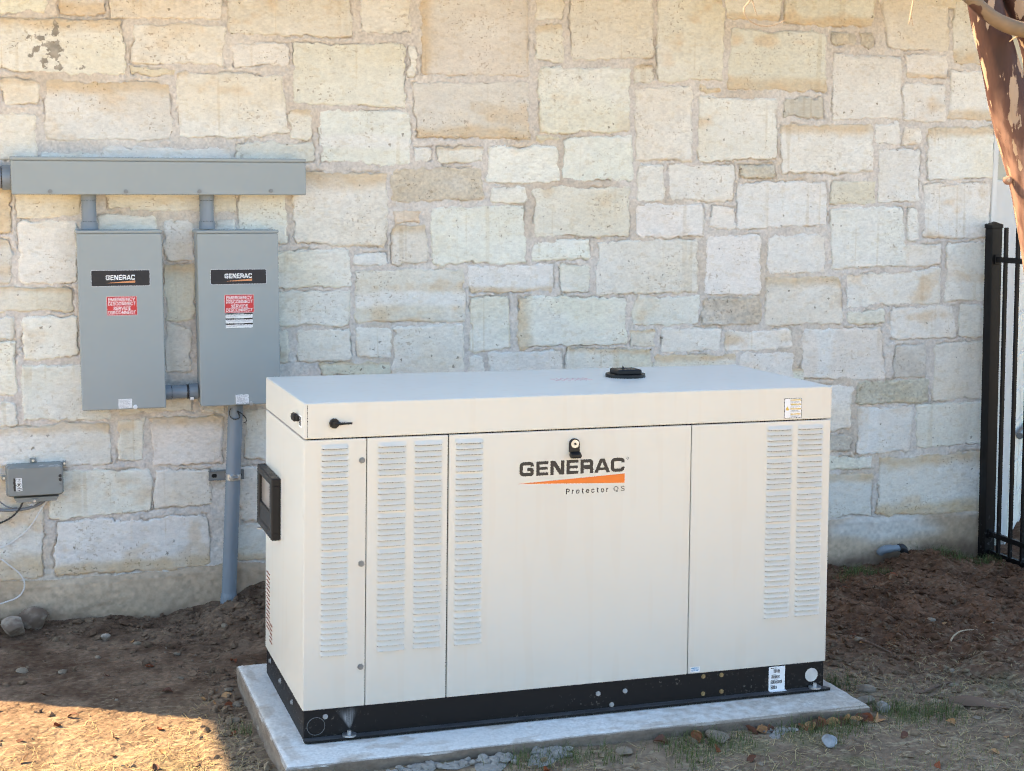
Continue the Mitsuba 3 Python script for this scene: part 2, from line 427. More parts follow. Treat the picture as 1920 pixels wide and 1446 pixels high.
def stone_color(p, n, uv):
    i = _id(uv)
    u, v = uv.x - dr.floor(uv.x), uv.y
    g = lambda L: dr.gather(mi.Float, L, i)
    f = mi.Float(i)
    big = fbm(p.x * 3.1 + f * 7.3, p.z * 5.0 + f * 3.1, 0, 3)
    med = fbm(p.x * 16 + 3, p.z * 26, f, 3)
    fine = noise(p.x * 330, p.z * 330, p.y * 330)
    col = mi.Color3f(g(LUT[0]), g(LUT[1]), g(LUT[2]))
    col = mix(col, col * mi.Color3f(0.97, 0.92, 0.83), smoothstep(0.52, 0.85, big) * 0.6)
    rust = smoothstep(0.56, 0.80, fbm(p.x * 7 + f * 1.7, p.z * 10 + f, 6, 4)) * smoothstep(0.45, 0.7, noise(f * 3.37, 0.5))
    col = mix(col, mi.Color3f(0.62, 0.455, 0.265), rust * 0.55)
    col = mix(col, mi.Color3f(0.77, 0.76, 0.72), smoothstep(0.50, 0.25, big) * 0.55)
    wob = (fbm(p.x * 9 + f, p.z * 9, 0, 3) - 0.5) * 0.30
    orange = mi.Color3f(0.60, 0.46, 0.285)
    band = g(LUTB['b']) * smoothstep(0.26, 0.10, v + wob * 0.6) + g(LUTB['t']) * smoothstep(0.72, 0.92, v + wob * 0.6) + g(LUTB['l']) * smoothstep(0.16, 0.03, u + wob * 0.35)
    col = mix(col, orange, dr.clip(band, 0, 1) * (0.35 + 0.6 * med))
    white = g(LUTB['m']) * smoothstep(0.20, 0.06, dr.abs(v - 0.45 + wob * 0.5)) + g(LUTB['v']) * smoothstep(0.13, 0.05, dr.abs(u - 0.28 + wob * 0.3))
    col = mix(col, mi.Color3f(0.77, 0.765, 0.735), dr.clip(white, 0, 1) * 0.75)
    # thin vertical wash marks and a few brown pits
    run = smoothstep(0.70, 0.82, fbm(p.x * 46 + f * 5, p.z * 1.7, 4, 2)) * smoothstep(0.35, 0.7, noise(p.x * 3.3, p.z * 3.1, 9 + f))
    col = mix(col, col * mi.Color3f(0.82, 0.74, 0.62), run * 0.40)
    d1, d2, w = voronoi(p.x * 21 + 5, p.z * 21)
    pit = smoothstep(0.14, 0.05, d1 * (0.8 + 3.0 * dr.square(noise(p.x * 5 + f, p.z * 5))) + 0.22 * (noise(p.x * 130, p.z * 190) - 0.5)) * smoothstep(0.90, 0.93, w)
    col = mix(col, mi.Color3f(0.19, 0.155, 0.11), pit * 0.75)
    rough = g(LUTB['r'])
    col = mix(col, col * (0.62 + 0.62 * fbm(p.x * 90, p.z * 90, p.y * 90, 3)), rough * 0.8)
    # the grey lichen patch on one stone
    s = g(LUTB['s']) * smoothstep(0.36, 0.41, fbm(p.x * 36, p.z * 40, 2, 5) * 0.92 - 0.62 * dr.sqrt(dr.square((u - 0.46) * 1.7) + dr.square((v - 0.42) * 0.8)))
    col = mix(col, mi.Color3f(0.27, 0.24, 0.20) * (0.55 + 0.9 * noise(p.x * 60, p.z * 60)), s * 0.85)
    dots = smoothstep(0.80, 0.87, noise(p.x * 120 + f, p.z * 150)) * smoothstep(0.54, 0.68, fbm(p.x * 8 + f, p.z * 8, 2, 3))
    col = mix(col, col * mi.Color3f(0.60, 0.53, 0.45), dots * 0.7)
    grit = fbm(p.x * 75, p.z * 120, p.y * 75 + f, 3)
    scar = smoothstep(0.62, 0.72, fbm(p.x * 34 + f, p.z * 60, 3, 4))
    col = mix(col, col * mi.Color3f(0.86, 0.80, 0.70), scar * 0.40)
    return col * (0.86 + 0.10 * fine + 0.11 * (med - 0.5) + 0.34 * (grit - 0.42))


def stone_bump(p, n, uv):
    i = _id(uv)
    r = dr.gather(mi.Float, LUTB['r'], i)
    s = dr.gather(mi.Float, LUTB['g'], i)
    return (fbm(p.x * 42, p.z * 70, p.y * 42, 4) * 0.0065 + noise(p.x * 400, p.z * 400) * 0.0006) * (1 + 1.6 * r) * (1 - 0.75 * s)


scene['mat_stone'] = bump(principled(mikit.proc(stone_color), 0.92, spec=0.2), stone_bump, 1.0, 6e-4)


def mortar_color(p, n, uv):
    a = fbm(p.x * 7, p.z * 7, 1, 3)
    b = fbm(p.x * 110, p.z * 110, p.y * 110, 3)
    c = mix(mi.Color3f(0.535, 0.492, 0.450), mi.Color3f(0.645, 0.605, 0.555), a)
    c = mix(c, mi.Color3f(0.50, 0.40, 0.28), smoothstep(0.58, 0.8, fbm(p.x * 2.7, p.z * 3.3, 5, 2)) * 0.4)
    return c * (0.70 + 0.6 * b)


scene['mat_mortar'] = bump(principled(mikit.proc(mortar_color), 0.95, spec=0.15), lambda p, n, uv: fbm(p.x * 95, p.z * 95, p.y * 95, 3) * 0.0042, 1.0, 6e-4)


def footing_color(p, n, uv):
    a = fbm(p.x * 2.6, p.z * 6, 3, 4)
    b = fbm(p.x * 55, p.z * 55, p.y * 55, 3)
    c = mix(mi.Color3f(0.36, 0.265, 0.185), mi.Color3f(0.57, 0.455, 0.335), a)
    c = mix(c, mi.Color3f(0.60, 0.585, 0.555), smoothstep(0.46, 0.66, fbm(p.x * 1.9 + 8.3, p.z * 4.5, 1, 3)) * smoothstep(0.09, 0.16, p.z + 0.06 * noise(p.x * 5)) * smoothstep(1.0, 2.6, p.x) * 0.85)
    c = mix(c, mi.Color3f(0.46, 0.33, 0.205), smoothstep(0.52, 0.7, fbm(p.x * 2.3 + 31, p.z * 4, 7, 3)) * 0.6)
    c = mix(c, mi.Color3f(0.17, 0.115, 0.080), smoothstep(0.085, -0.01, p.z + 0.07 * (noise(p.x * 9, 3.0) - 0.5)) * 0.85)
    return c * (0.72 + 0.55 * b)


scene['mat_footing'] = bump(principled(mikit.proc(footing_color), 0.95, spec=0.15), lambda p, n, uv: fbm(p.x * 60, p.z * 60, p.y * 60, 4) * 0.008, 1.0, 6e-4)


def soil_color(p, n, uv):
    big = fbm(p.x * 1.1 + 3, p.y * 1.1, 0, 3)
    med = fbm(p.x * 8, p.y * 8, 2, 3)
    fine = fbm(p.x * 70, p.y * 70, p.z * 70, 3)
    c = mix(mi.Color3f(0.092, 0.056, 0.037), mi.Color3f(0.195, 0.132, 0.090), dr.clip(2.0 * (med - 0.5) + 0.35 + 0.5 * big, 0, 1))
    # trodden, straw-strewn ground in front and at the left; fresh red spoil at the right
    dry = smoothstep(-0.85, -1.9, p.y + 0.5 * (big - 0.5) + 0.10 * p.x)
    c = mix(c, mi.Color3f(0.225, 0.168, 0.114), dry * (0.30 + 0.6 * med))
    red = smoothstep(2.1, 2.9, p.x) * smoothstep(-2.2, -1.5, p.y + 0.4 * (med - 0.5))
    c = mix(c, mi.Color3f(0.118, 0.062, 0.037) * (0.50 + 0.9 * med), red * 0.85)
    straw = smoothstep(0.60, 0.72, fbm(p.x * 24 + p.y * 10, p.y * 60, 5, 3)) * (0.25 + 0.75 * dry)
    c = mix(c, mi.Color3f(0.36, 0.285, 0.185), straw * 0.55)
    moss = smoothstep(0.62, 0.75, fbm(p.x * 5 + 11, p.y * 5, 8, 3)) * smoothstep(-1.5, -2.3, p.y)
    c = mix(c, mi.Color3f(0.12, 0.125, 0.055), moss * 0.4)
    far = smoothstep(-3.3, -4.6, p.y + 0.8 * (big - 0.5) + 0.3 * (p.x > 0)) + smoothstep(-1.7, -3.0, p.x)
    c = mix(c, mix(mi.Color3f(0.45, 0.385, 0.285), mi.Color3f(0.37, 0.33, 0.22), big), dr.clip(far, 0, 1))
    return c * (0.45 + 1.1 * fine)


scene['mat_soil'] = bump(principled(mikit.proc(soil_color), 0.97, spec=0.1), lambda p, n, uv: fbm(p.x * 60, p.y * 60, p.z * 60, 4) * 0.014, 1.0, 8e-4)


def pad_color(p, n, uv):
    a = fbm(p.x * 4, p.y * 4, 0, 4)
    b = fbm(p.x * 130, p.y * 130, p.z * 130, 2)
    top = mix(mi.Color3f(0.54, 0.525, 0.495), mi.Color3f(0.64, 0.635, 0.615), a)
    top = mix(top, mi.Color3f(0.40, 0.34, 0.28), smoothstep(0.64, 0.74, fbm(p.x * 9 + 4, p.y * 14, 2, 3)) * 0.55)
    wash = smoothstep(0.56, 0.70, fbm(p.x * 7 + 3, p.y * 18, 9, 4)) * smoothstep(-2.10, -2.22, p.y) + smoothstep(0.52, 0.66, fbm(p.x * 16, p.y * 6, 4, 4)) * smoothstep(0.02, -0.07, p.x)
    top = mix(top, mi.Color3f(0.36, 0.295, 0.23), dr.clip(wash, 0, 1) * 0.45)
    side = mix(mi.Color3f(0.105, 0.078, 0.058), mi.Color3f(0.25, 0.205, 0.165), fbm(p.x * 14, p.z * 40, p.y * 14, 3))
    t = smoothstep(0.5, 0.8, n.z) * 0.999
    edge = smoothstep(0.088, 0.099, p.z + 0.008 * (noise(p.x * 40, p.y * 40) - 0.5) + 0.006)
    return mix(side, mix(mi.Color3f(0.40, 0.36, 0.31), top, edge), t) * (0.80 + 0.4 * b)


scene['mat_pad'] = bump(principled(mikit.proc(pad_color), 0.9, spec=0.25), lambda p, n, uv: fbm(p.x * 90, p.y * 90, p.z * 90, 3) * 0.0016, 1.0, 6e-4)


def paint_color(p, n, uv):
    a = fbm(p.x * 2.3, p.z * 2.3, p.y * 2.3, 3)
    dust = smoothstep(0.45, 0.12, p.z + 0.15 * (fbm(p.x * 6, p.y * 6, 0, 3) - 0.5)) * (0.4 + fbm(p.x * 40, p.z * 5, p.y * 40, 3)) + 0.35 * smoothstep(0.62, 0.72, fbm(p.x * 30, p.z * 2.2, p.y * 30, 2))
    return mix(mi.Color3f(0.575, 0.560, 0.508) * (0.975 + 0.05 * a), mi.Color3f(0.53, 0.46, 0.37), dust * 0.32)


scene['mat_paint'] = bump(principled(mikit.proc(paint_color), 0.33, spec=0.5), lambda p, n, uv: fbm(p.x * 3.1, p.z * 3.1, p.y * 3.1, 2) * 0.0016, 1.0, 4e-3)
scene['mat_lip_shade'] = principled((0.022, 0.022, 0.024), 0.8, spec=0.2)
scene['mat_gap'] = principled((0.012, 0.012, 0.012), 0.8, spec=0.2)


def steel_color(p, n, uv):
    s = smoothstep(0.66, 0.80, fbm(p.x * 150, p.z * 150, p.y * 150, 2)) * smoothstep(0.40, 0.70, fbm(p.x * 4, p.z * 15, 3, 3))
    c = mix(mi.Color3f(0.007, 0.007, 0.008), mi.Color3f(0.13, 0.115, 0.095), s * 0.8)
    up = smoothstep(0.6, 0.9, n.z)
    c = mix(c, mi.Color3f(0.11, 0.11, 0.112), up * (0.25 + 0.5 * fbm(p.x * 14, p.y * 60, 0, 3)))
    # mortar-dust fan on the rail by the front left anchor
    dx, dz = p.x - 0.155, p.z - 0.135
    fan = smoothstep(0.60, 0.18, dr.abs(dx + 0.12 * dz) / dr.maximum(dz + 0.012, 0.004)) * smoothstep(-0.01, 0.012, dz) * smoothstep(0.075, 0.03, dz) * smoothstep(-1.9, -2.0, p.y)
    return mix(c, mi.Color3f(0.30, 0.31, 0.32), fan * (0.10 + 0.75 * noise(p.x * 260, p.z * 30)))


scene['mat_black_steel'] = principled(mikit.proc(steel_color), 0.5, spec=0.22)
scene['mat_black_plastic'] = principled((0.010, 0.010, 0.011), 0.42, spec=0.3)


def enamel_color(p, n, uv):
    a = fbm(p.x * 3, p.z * 2, p.y * 3, 3)
    return mi.Color3f(0.268, 0.302, 0.310) * (0.96 + 0.08 * a)


scene['mat_enamel'] = principled(mikit.proc(enamel_color), 0.40, spec=0.5)
scene['mat_pvc'] = principled(mikit.proc(lambda p, n, uv: mi.Color3f(0.185, 0.222, 0.262) * (0.90 + 0.2 * fbm(p.x * 25, p.z * 6, p.y * 25, 3))), 0.42, spec=0.5)
scene['mat_telecom'] = principled(mikit.proc(lambda p, n, uv: mix(mi.Color3f(0.235, 0.245, 0.235), mi.Color3f(0.46, 0.46, 0.45), smoothstep(0.58, 0.72, fbm(p.x * 24, p.z * 40, p.y * 24, 4)) * smoothstep(0.735, 0.765, p.z)) * (0.88 + 0.24 * fbm(p.x * 8, p.z * 14, 1, 3))), 0.6, spec=0.4)
scene['mat_zinc'] = principled(mikit.proc(lambda p, n, uv: mi.Color3f(0.52, 0.53, 0.54) * (0.8 + 0.4 * fbm(p.x * 120, p.z * 120, p.y * 120, 2))), 0.38, metallic=0.9)
scene['mat_zinc_mid'] = principled((0.33, 0.34, 0.345), 0.5, metallic=0.3)
scene['mat_zinc_dull'] = principled((0.19, 0.20, 0.205), 0.5, metallic=0.3)
scene['mat_brass'] = principled((0.27, 0.20, 0.10), 0.45, metallic=0.5)
scene['mat_white'] = principled((0.70, 0.71, 0.72), 0.5)
scene['mat_print'] = principled((0.016, 0.014, 0.013), 0.5)
scene['mat_faint_print'] = principled((0.30, 0.31, 0.34), 0.55)
scene['mat_orange'] = principled((0.68, 0.155, 0.012), 0.42)
scene['mat_orange_dull'] = principled((0.55, 0.23, 0.10), 0.42)
scene['mat_red'] = principled((0.50, 0.022, 0.026), 0.45)
scene['mat_pink'] = principled((0.62, 0.36, 0.36), 0.45)
scene['mat_yellow'] = principled((0.55, 0.37, 0.05), 0.5)
scene['mat_badge'] = principled((0.012, 0.014, 0.022), 0.35, spec=0.3)
scene['mat_window'] = principled((0.21, 0.185, 0.165), 0.16, spec=0.6)
scene['mat_blue_print'] = principled((0.10, 0.25, 0.42), 0.5)
scene['mat_cable_white'] = principled((0.62, 0.61, 0.59), 0.5)
scene['mat_cable_grey'] = principled((0.17, 0.185, 0.205), 0.5)
scene['mat_cable_black'] = principled((0.02, 0.02, 0.022), 0.5)
scene['mat_fence'] = principled(mikit.proc(lambda p, n, uv: mix(mi.Color3f(0.005, 0.005, 0.006), mi.Color3f(0.06, 0.06, 0.065), smoothstep(0.66, 0.8, fbm(p.x * 50, p.z * 50, p.y * 50, 3)) * smoothstep(0.35, 0.0, p.z))), 0.42, spec=0.2)
scene['mat_trim'] = principled(mikit.proc(lambda p, n, uv: mi.Color3f(0.66, 0.655, 0.63) * (0.92 + 0.14 * fbm(p.x * 20, p.z * 4, p.y * 20, 3))), 0.6)
scene['mat_siding'] = principled(mikit.proc(lambda p, n, uv: mi.Color3f(0.50, 0.49, 0.41) * (0.93 + 0.12 * fbm(p.x * 6, p.z * 6, 0, 3))), 0.7)
scene['mat_roof'] = principled(mikit.proc(lambda p, n, uv: mi.Color3f(0.12, 0.105, 0.09) * (0.6 + 0.8 * fbm(p.x * 12, p.y * 12, p.z * 12, 3))), 0.95, spec=0.2)


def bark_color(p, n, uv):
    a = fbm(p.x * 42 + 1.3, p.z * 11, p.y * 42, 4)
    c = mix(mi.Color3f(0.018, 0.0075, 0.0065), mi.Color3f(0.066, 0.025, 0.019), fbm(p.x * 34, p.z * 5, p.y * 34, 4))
    low = smoothstep(2.32, 2.18, p.z + 0.06 + 0.9 * (p.x - 2.27) + 0.16 * (fbm(p.x * 14, p.z * 9, p.y * 14, 3) - 0.5))  # paler lower trunk painted in for sunlight, dark upper part for shade
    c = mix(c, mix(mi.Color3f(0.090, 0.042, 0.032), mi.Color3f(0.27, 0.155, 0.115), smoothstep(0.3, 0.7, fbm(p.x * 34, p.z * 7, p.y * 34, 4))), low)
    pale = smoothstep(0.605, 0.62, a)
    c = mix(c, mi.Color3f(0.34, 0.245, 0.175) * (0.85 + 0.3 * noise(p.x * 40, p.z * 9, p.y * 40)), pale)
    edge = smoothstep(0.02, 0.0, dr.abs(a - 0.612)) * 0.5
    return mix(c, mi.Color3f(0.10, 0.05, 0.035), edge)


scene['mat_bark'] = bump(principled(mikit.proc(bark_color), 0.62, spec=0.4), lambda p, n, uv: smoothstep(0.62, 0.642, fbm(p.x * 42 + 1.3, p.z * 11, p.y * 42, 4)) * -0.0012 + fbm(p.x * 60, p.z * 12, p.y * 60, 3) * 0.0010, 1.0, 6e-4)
scene['mat_limb'] = principled(mikit.proc(lambda p, n, uv: mix(mi.Color3f(0.19, 0.135, 0.088), mi.Color3f(0.075, 0.036, 0.026), smoothstep(0.60, 0.63, fbm(p.x * 14 + 7, p.z * 22, p.y * 14, 3))) * (0.8 + 0.4 * fbm(p.x * 40, p.z * 40, p.y * 40, 2))), 0.7, spec=0.3)
scene['mat_twig'] = principled((0.40, 0.30, 0.20), 0.7, spec=0.3)
scene['mat_dead_wood'] = principled(mikit.proc(lambda p, n, uv: mi.Color3f(0.16, 0.105, 0.075) * (0.5 + 1.0 * fbm(p.x * 30, p.y * 90, p.z * 60, 3))), 0.85, spec=0.2)
for nm, c in (('leaf_rust', (0.20, 0.062, 0.028)), ('leaf_tan', (0.38, 0.205, 0.095)), ('leaf_brown', (0.115, 0.050, 0.032)), ('grass_green', (0.085, 0.105, 0.034)), ('grass_dry', (0.40, 0.31, 0.165)), ('grass_olive', (0.17, 0.165, 0.07))):
    scene['mat_' + nm] = two(principled(c, 0.7, spec=0.25))
scene['mat_pebble'] = principled(mikit.proc(lambda p, n, uv: mi.Color3f(0.215, 0.172, 0.128) * (0.6 + 0.75 * fbm(p.x * 45, p.y * 45, p.z * 45, 3))), 0.85, spec=0.3)
scene['mat_bluestone'] = principled(mikit.proc(lambda p, n, uv: mi.Color3f(0.25, 0.265, 0.285) * (0.55 + 0.8 * fbm(p.x * 60, p.y * 60, p.z * 60, 3))), 0.6, spec=0.4)
scene['mat_rubble'] = bump(principled(mikit.proc(lambda p, n, uv: mix(mi.Color3f(0.165, 0.120, 0.090), mi.Color3f(0.38, 0.325, 0.27), smoothstep(0.45, 0.68, fbm(p.x * 13, p.y * 13, p.z * 13, 4)))), 0.9, spec=0.2), lambda p, n, uv: fbm(p.x * 70, p.y * 70, p.z * 70, 3) * 0.004, 1.0)
scene['mat_slurry'] = principled(mikit.proc(lambda p, n, uv: mi.Color3f(0.27, 0.250, 0.225) * (0.6 + 0.7 * fbm(p.x * 80, p.y * 80, p.z * 80, 3))), 0.9, spec=0.2)


# ---------------------------------------------------------------- ground
def ground_z(x, y):
    x, y = np.asarray(x, float), np.asarray(y, float)
    n1 = fb(x * 0.9, y * 0.9, 0, 3, 1) - 0.5
    near = np.exp(-np.maximum(-y, 0) / 0.22)                       # against the wall
    z = 0.030 * n1
    z = z + near * np.interp(x, [-3, -1.0, -0.75, -0.35, -0.1, 0.1, 0.35, 0.8, 1.6, 3.0, 3.33, 3.47, 3.64, 3.78, 3.9, 4.15, 6],
                             [0.03, 0.045, 0.025, 0.015, 0.05, 0.105, 0.12, 0.06, -0.01, -0.04, -0.05, -0.04, 0.0, 0.0, -0.03, -0.05, -0.05])
    z = z + 0.05 * np.exp(-((x - 0.3) ** 2 / 0.12 + (y + 0.25) ** 2 / 0.06))
    z = z + 0.030 * np.exp(-((x - 3.66) ** 2 / 0.03 + (y + 0.20) ** 2 / 0.03)) + 0.030 * np.exp(-((x - 3.25) ** 2 / 0.10 + (y + 0.55) ** 2 / 0.05))
    rough = np.clip((x - 2.2) / 0.6, 0, 1) * np.clip((y + 2.3) / 0.7, 0, 1) + np.exp(-((x - 0.1) ** 2 / 0.3 + (y + 0.2) ** 2 / 0.10)) + 0.15
    rough = np.clip(rough, 0, 1)
    c1 = np.abs(fb(x * 9, y * 9, 0, 4, 5) - 0.5) * 2
    z = z + rough * (0.085 * (fb(x * 6, y * 6, 1, 4, 9) - 0.5) + 0.030 * (c1 - 0.25) + 0.035 * (fb(x * 17, y * 17, 4, 4, 12) - 0.5))
    z = z + 0.010 * (fb(x * 22, y * 22, 2, 3, 3) - 0.5) + 0.006 * (fb(x * 70, y * 70, 3, 2, 8) - 0.5)
    z = z + np.clip((x - 4.6) / 1.0, 0, 1) * np.clip((y - 0.2) / 1.0, 0, 1) * 0.10
    # the soil is scraped level round the slab
    px = np.maximum(np.maximum(-0.10 - x, x - 2.10), 0)
    py = np.maximum(np.maximum(-2.26 - y, y + 1.10), 0)
    d = np.hypot(px, py)
    bank = np.interp(x, [-0.6, -0.1, 0.3, 1.0, 2.0, 2.7, 3.5], [0.0, 0.035, 0.055, 0.046, 0.032, 0.012, 0.0]) * np.exp(-np.maximum(-2.26 - y, 0) / 0.9) * np.clip((-1.9 - y) / 0.3, 0, 1)
    return z * np.clip(0.25 + d / 0.25, 0, 1) + 0.004 + bank


def graded(pts):
    out = []
    for (a, b, s) in pts:
        out.append(np.linspace(a, b, max(1, int(round((b - a) / s))), endpoint=False))
    return np.concatenate(out + [[pts[-1][1]]])


gx = graded([(-600, -60, 90), (-60, -8, 4), (-8, -1.6, 0.12), (-1.6, 4.3, 0.0125), (4.3, 6.5, 0.04), (6.5, 20, 1.0), (20, 60, 8), (60, 600, 90)])
gy = graded([(-600, -60, 90), (-60, -9, 4), (-9, -3.1, 0.12), (-3.1, 0.06, 0.0125), (0.06, 3, 0.06), (3, 20, 1.0), (20, 60, 8), (60, 600, 90)])
X, Y = np.meshgrid(gx, gy)
Z = ground_z(X, Y)
nx, ny = len(gx), len(gy)
idx = np.arange(nx * ny).reshape(ny, nx)
quads = np.stack([idx[:-1, :-1], idx[:-1, 1:], idx[1:, 1:], idx[1:, :-1]], -1).reshape(-1, 4)
put('', 'ground', (np.stack([X, Y, Z], -1).reshape(-1, 3), quads), 'mat_soil', smooth=True)
tag('ground', 'bare reddish brown dirt in front of the stone wall', kind='structure')


# ---------------------------------------------------------------- the house: wall of stones on mortar, footing, trim, roof
house = thing('house', 'house with cream limestone block wall behind the generator', 'house')
WX0, WX1, WZ0, WZ1 = -2.58, 4.13, 0.20, 3.10


def warp(x, z, sd):
    """Uneven outline of a stone."""
    a = fb(x * 9, z * 9, sd * 3.7, 3, 21) - 0.5
    b = fb(x * 9, z * 9, sd * 3.7 + 50, 3, 22) - 0.5
    a2 = fb(x * 55, z * 55, sd, 2, 23) - 0.5
    b2 = fb(x * 55, z * 55, sd + 40, 2, 24) - 0.5
    a3 = fb(x * 26, z * 26, sd + 90, 2, 25)
    chip = 0.012 * np.clip(a3 - 0.62, 0, 1) / 0.38
    return a * 0.034 + a2 * 0.019 + chip * np.sign(a), b * 0.030 + b2 * 0.019 + chip * np.sign(b)


def lines(half):
    e = [0.0, 0.0008, 0.004, 0.010, 0.020]
    e = [k for k in e if k < half * 0.6]
    n = max(1, int(round((2 * half - 2 * e[-1]) / 0.0095)))
    mid = np.linspace(-half + e[-1], half - e[-1], n + 1)[1:-1]
    return np.concatenate([[-half + k for k in e], mid, [half - k for k in e[::-1]]])


def stone_mesh(q, tone, i):
    r = np.random.default_rng(900 + i)
    w = 0.5 * (np.linalg.norm(q[1] - q[0]) + np.linalg.norm(q[2] - q[3]))
    h = 0.5 * (np.linalg.norm(q[3] - q[0]) + np.linalg.norm(q[2] - q[1]))
    a, b = w / 2, h / 2
    lx, lz = lines(a), lines(b)
    GX, GZ = np.meshgrid(lx, lz)
    e = np.minimum(a - np.abs(GX), b - np.abs(GZ))
    rad = min(r.uniform(0.007, 0.024), 0.4 * a, 0.4 * b)
    cx, cz = (np.abs(GX) - (a - rad)) / rad, (np.abs(GZ) - (b - rad)) / rad
    m = (cx > 0) & (cz > 0)
    sx = np.where(m, cx * np.sqrt(np.maximum(0, 1 - cz * cz / 2)), cx)
    sz = np.where(m, cz * np.sqrt(np.maximum(0, 1 - cx * cx / 2)), cz)
    PX = np.where(m, np.sign(GX) * (a - rad + sx * rad), GX)
    PZ = np.where(m, np.sign(GZ) * (b - rad + sz * rad), GZ)
    s, t = (PX / a + 1) / 2, (PZ / b + 1) / 2
    x = (1 - s) * t * q[0, 0] + s * t * q[1, 0] + s * (1 - t) * q[2, 0] + (1 - s) * (1 - t) * q[3, 0]
    z = (1 - s) * t * q[0, 1] + s * t * q[1, 1] + s * (1 - t) * q[2, 1] + (1 - s) * (1 - t) * q[3, 1]
    dx, dz = warp(x, z, i)
    fade = np.exp(-e / 0.03)
    x, z = x + dx * fade, z + dz * fade
    proud = r.uniform(0.0050, 0.0115) + (0.004 if tone == 'r' else 0)
    prof = np.where(e <= 0, -0.012, proud * (1 - 0.6 * np.exp(-e / 0.0022)))
    amp = 0.014 if tone == 'r' else 0.0075
    face = ((fb(x * 13, z * 13, i * 1.3, 4, 31) - 0.5) + 0.45 * np.abs(fb(x * 24, z * 34, i * 0.7, 3, 32) - 0.5)) * amp * np.clip(e / 0.006, 0, 1)
    tilt = (r.normal(0, 0.004) * (s - 0.5) + r.normal(0, 0.004) * (t - 0.5)) * np.clip(e / 0.01, 0, 1)
    y = -(prof + face + tilt)
    n, k = len(lx), len(lz)
    ii = np.arange(n * k).reshape(k, n)
    f = np.stack([ii[:-1, :-1], ii[:-1, 1:], ii[1:, 1:], ii[1:, :-1]], -1).reshape(-1, 4)
    uv = np.stack([i + np.clip(s, 0.01, 0.99), np.clip(t, 0, 1)], -1).reshape(-1, 2)
    return (np.stack([x, y, z], -1).reshape(-1, 3), f), uv


# mortar: one face that dips to a fine crack along parts of the stones' edges
MS = 0.005
mx, mz = np.arange(WX0, WX1 + MS / 2, MS), np.arange(WZ0, WZ1 + MS / 2, MS)
MX, MZ = np.meshgrid(mx, mz)
sdf = np.full(MX.shape, 1.0)
for i, (q, tone, band) in enumerate(stones):
    lo, hi = q.min(0) - 0.03, q.max(0) + 0.03
    i0, i1 = np.searchsorted(mx, [lo[0], hi[0]])
    k0, k1 = np.searchsorted(mz, [lo[1], hi[1]])
    if i1 <= i0 or k1 <= k0: continue
    sx, sz = MX[k0:k1, i0:i1], MZ[k0:k1, i0:i1]
    dx, dz = warp(sx, sz, i)
    px, pz = sx - dx, sz - dz
    d = np.full(px.shape, -1.0)
    for a, b in ((0, 1), (1, 2), (2, 3), (3, 0)):
        ed = q[b] - q[a]
        nrm = V(-ed[1], ed[0]) / np.linalg.norm(ed)
        d = np.maximum(d, (px - q[a, 0]) * nrm[0] + (pz - q[a, 1]) * nrm[1])
    sdf[k0:k1, i0:i1] = np.minimum(sdf[k0:k1, i0:i1], d)
MY = -0.0028 - 0.013 * (fb(MX * 15, MZ * 15, 0, 4, 41) - 0.48) - 0.006 * (fb(MX * 60, MZ * 60, 0, 2, 42) - 0.5)
crack = np.clip((fb(MX * 7, MZ * 7, 0, 3, 43) - 0.52) / 0.05, 0, 1)
MY = MY + 0.013 * crack * np.exp(-((sdf - 0.0005) / 0.0036) ** 2)
MY = MY + 0.022 * np.clip((-sdf - 0.007) / 0.013, 0, 1)
ii = np.arange(MX.size).reshape(MX.shape)
f = np.stack([ii[:-1, :-1], ii[:-1, 1:], ii[1:, 1:], ii[1:, :-1]], -1)
keep = np.minimum.reduce([-sdf[:-1, :-1], -sdf[:-1, 1:], -sdf[1:, 1:], -sdf[1:, :-1]]) < 0.02
f = f[keep]
used = np.unique(f)
remap = np.full(MX.size, -1)
remap[used] = np.arange(len(used))
front = trimesh.Trimesh(np.stack([MX, MY, MZ], -1).reshape(-1, 3)[used], np.vstack([remap[f][:, [0, 1, 2]], remap[f][:, [0, 2, 3]]]), process=False)
wall = put(house, 'wall', front, 'mat_mortar', smooth=True)
tag(wall, 'grey mortar joints of the limestone wall')
core = put(house, 'wall_core', rbox(WX0, WX1, 0.03, 6.0, -0.3, 3.10, 0.002), 'mat_footing')
for i, (q, tone, band) in enumerate(stones):
    m, uv = stone_mesh(q, tone, i)
    put(wall, 'stone', m, 'mat_stone', smooth=True, uv=uv)

# footing of rough render, its top edge sloping back to the stones
fx, fz = np.arange(WX0, WX1 + 0.001, 0.012), np.concatenate([np.linspace(-0.25, 0.19, 40), [0.2, 0.208, 0.216, 0.222, 0.226]])
FX, FZ = np.meshgrid(fx, fz)
top = 0.016 * (fb(FX * 4, FX * 0, 0, 4, 51) - 0.5) * 2
yy = -(0.020 + 0.020 * (fb(FX * 3, FZ * 6, 0, 4, 52) - 0.5) + 0.006 * (fb(FX * 25, FZ * 25, 0, 3, 53) - 0.5))
yy = yy * np.clip((0.232 - FZ) / 0.03, 0, 1) ** 0.6 + 0.004 * np.clip((FZ - 0.2) / 0.02, 0, 1)
ii = np.arange(FX.size).reshape(FX.shape)
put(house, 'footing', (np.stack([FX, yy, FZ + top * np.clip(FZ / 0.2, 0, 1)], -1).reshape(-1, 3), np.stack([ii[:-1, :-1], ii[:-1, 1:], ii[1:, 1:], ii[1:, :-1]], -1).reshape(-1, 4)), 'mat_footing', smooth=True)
put(house, 'corner_trim', rbox(4.103, 4.134, -0.012, 0.06, 1.25, 3.09, 0.003), 'mat_trim')
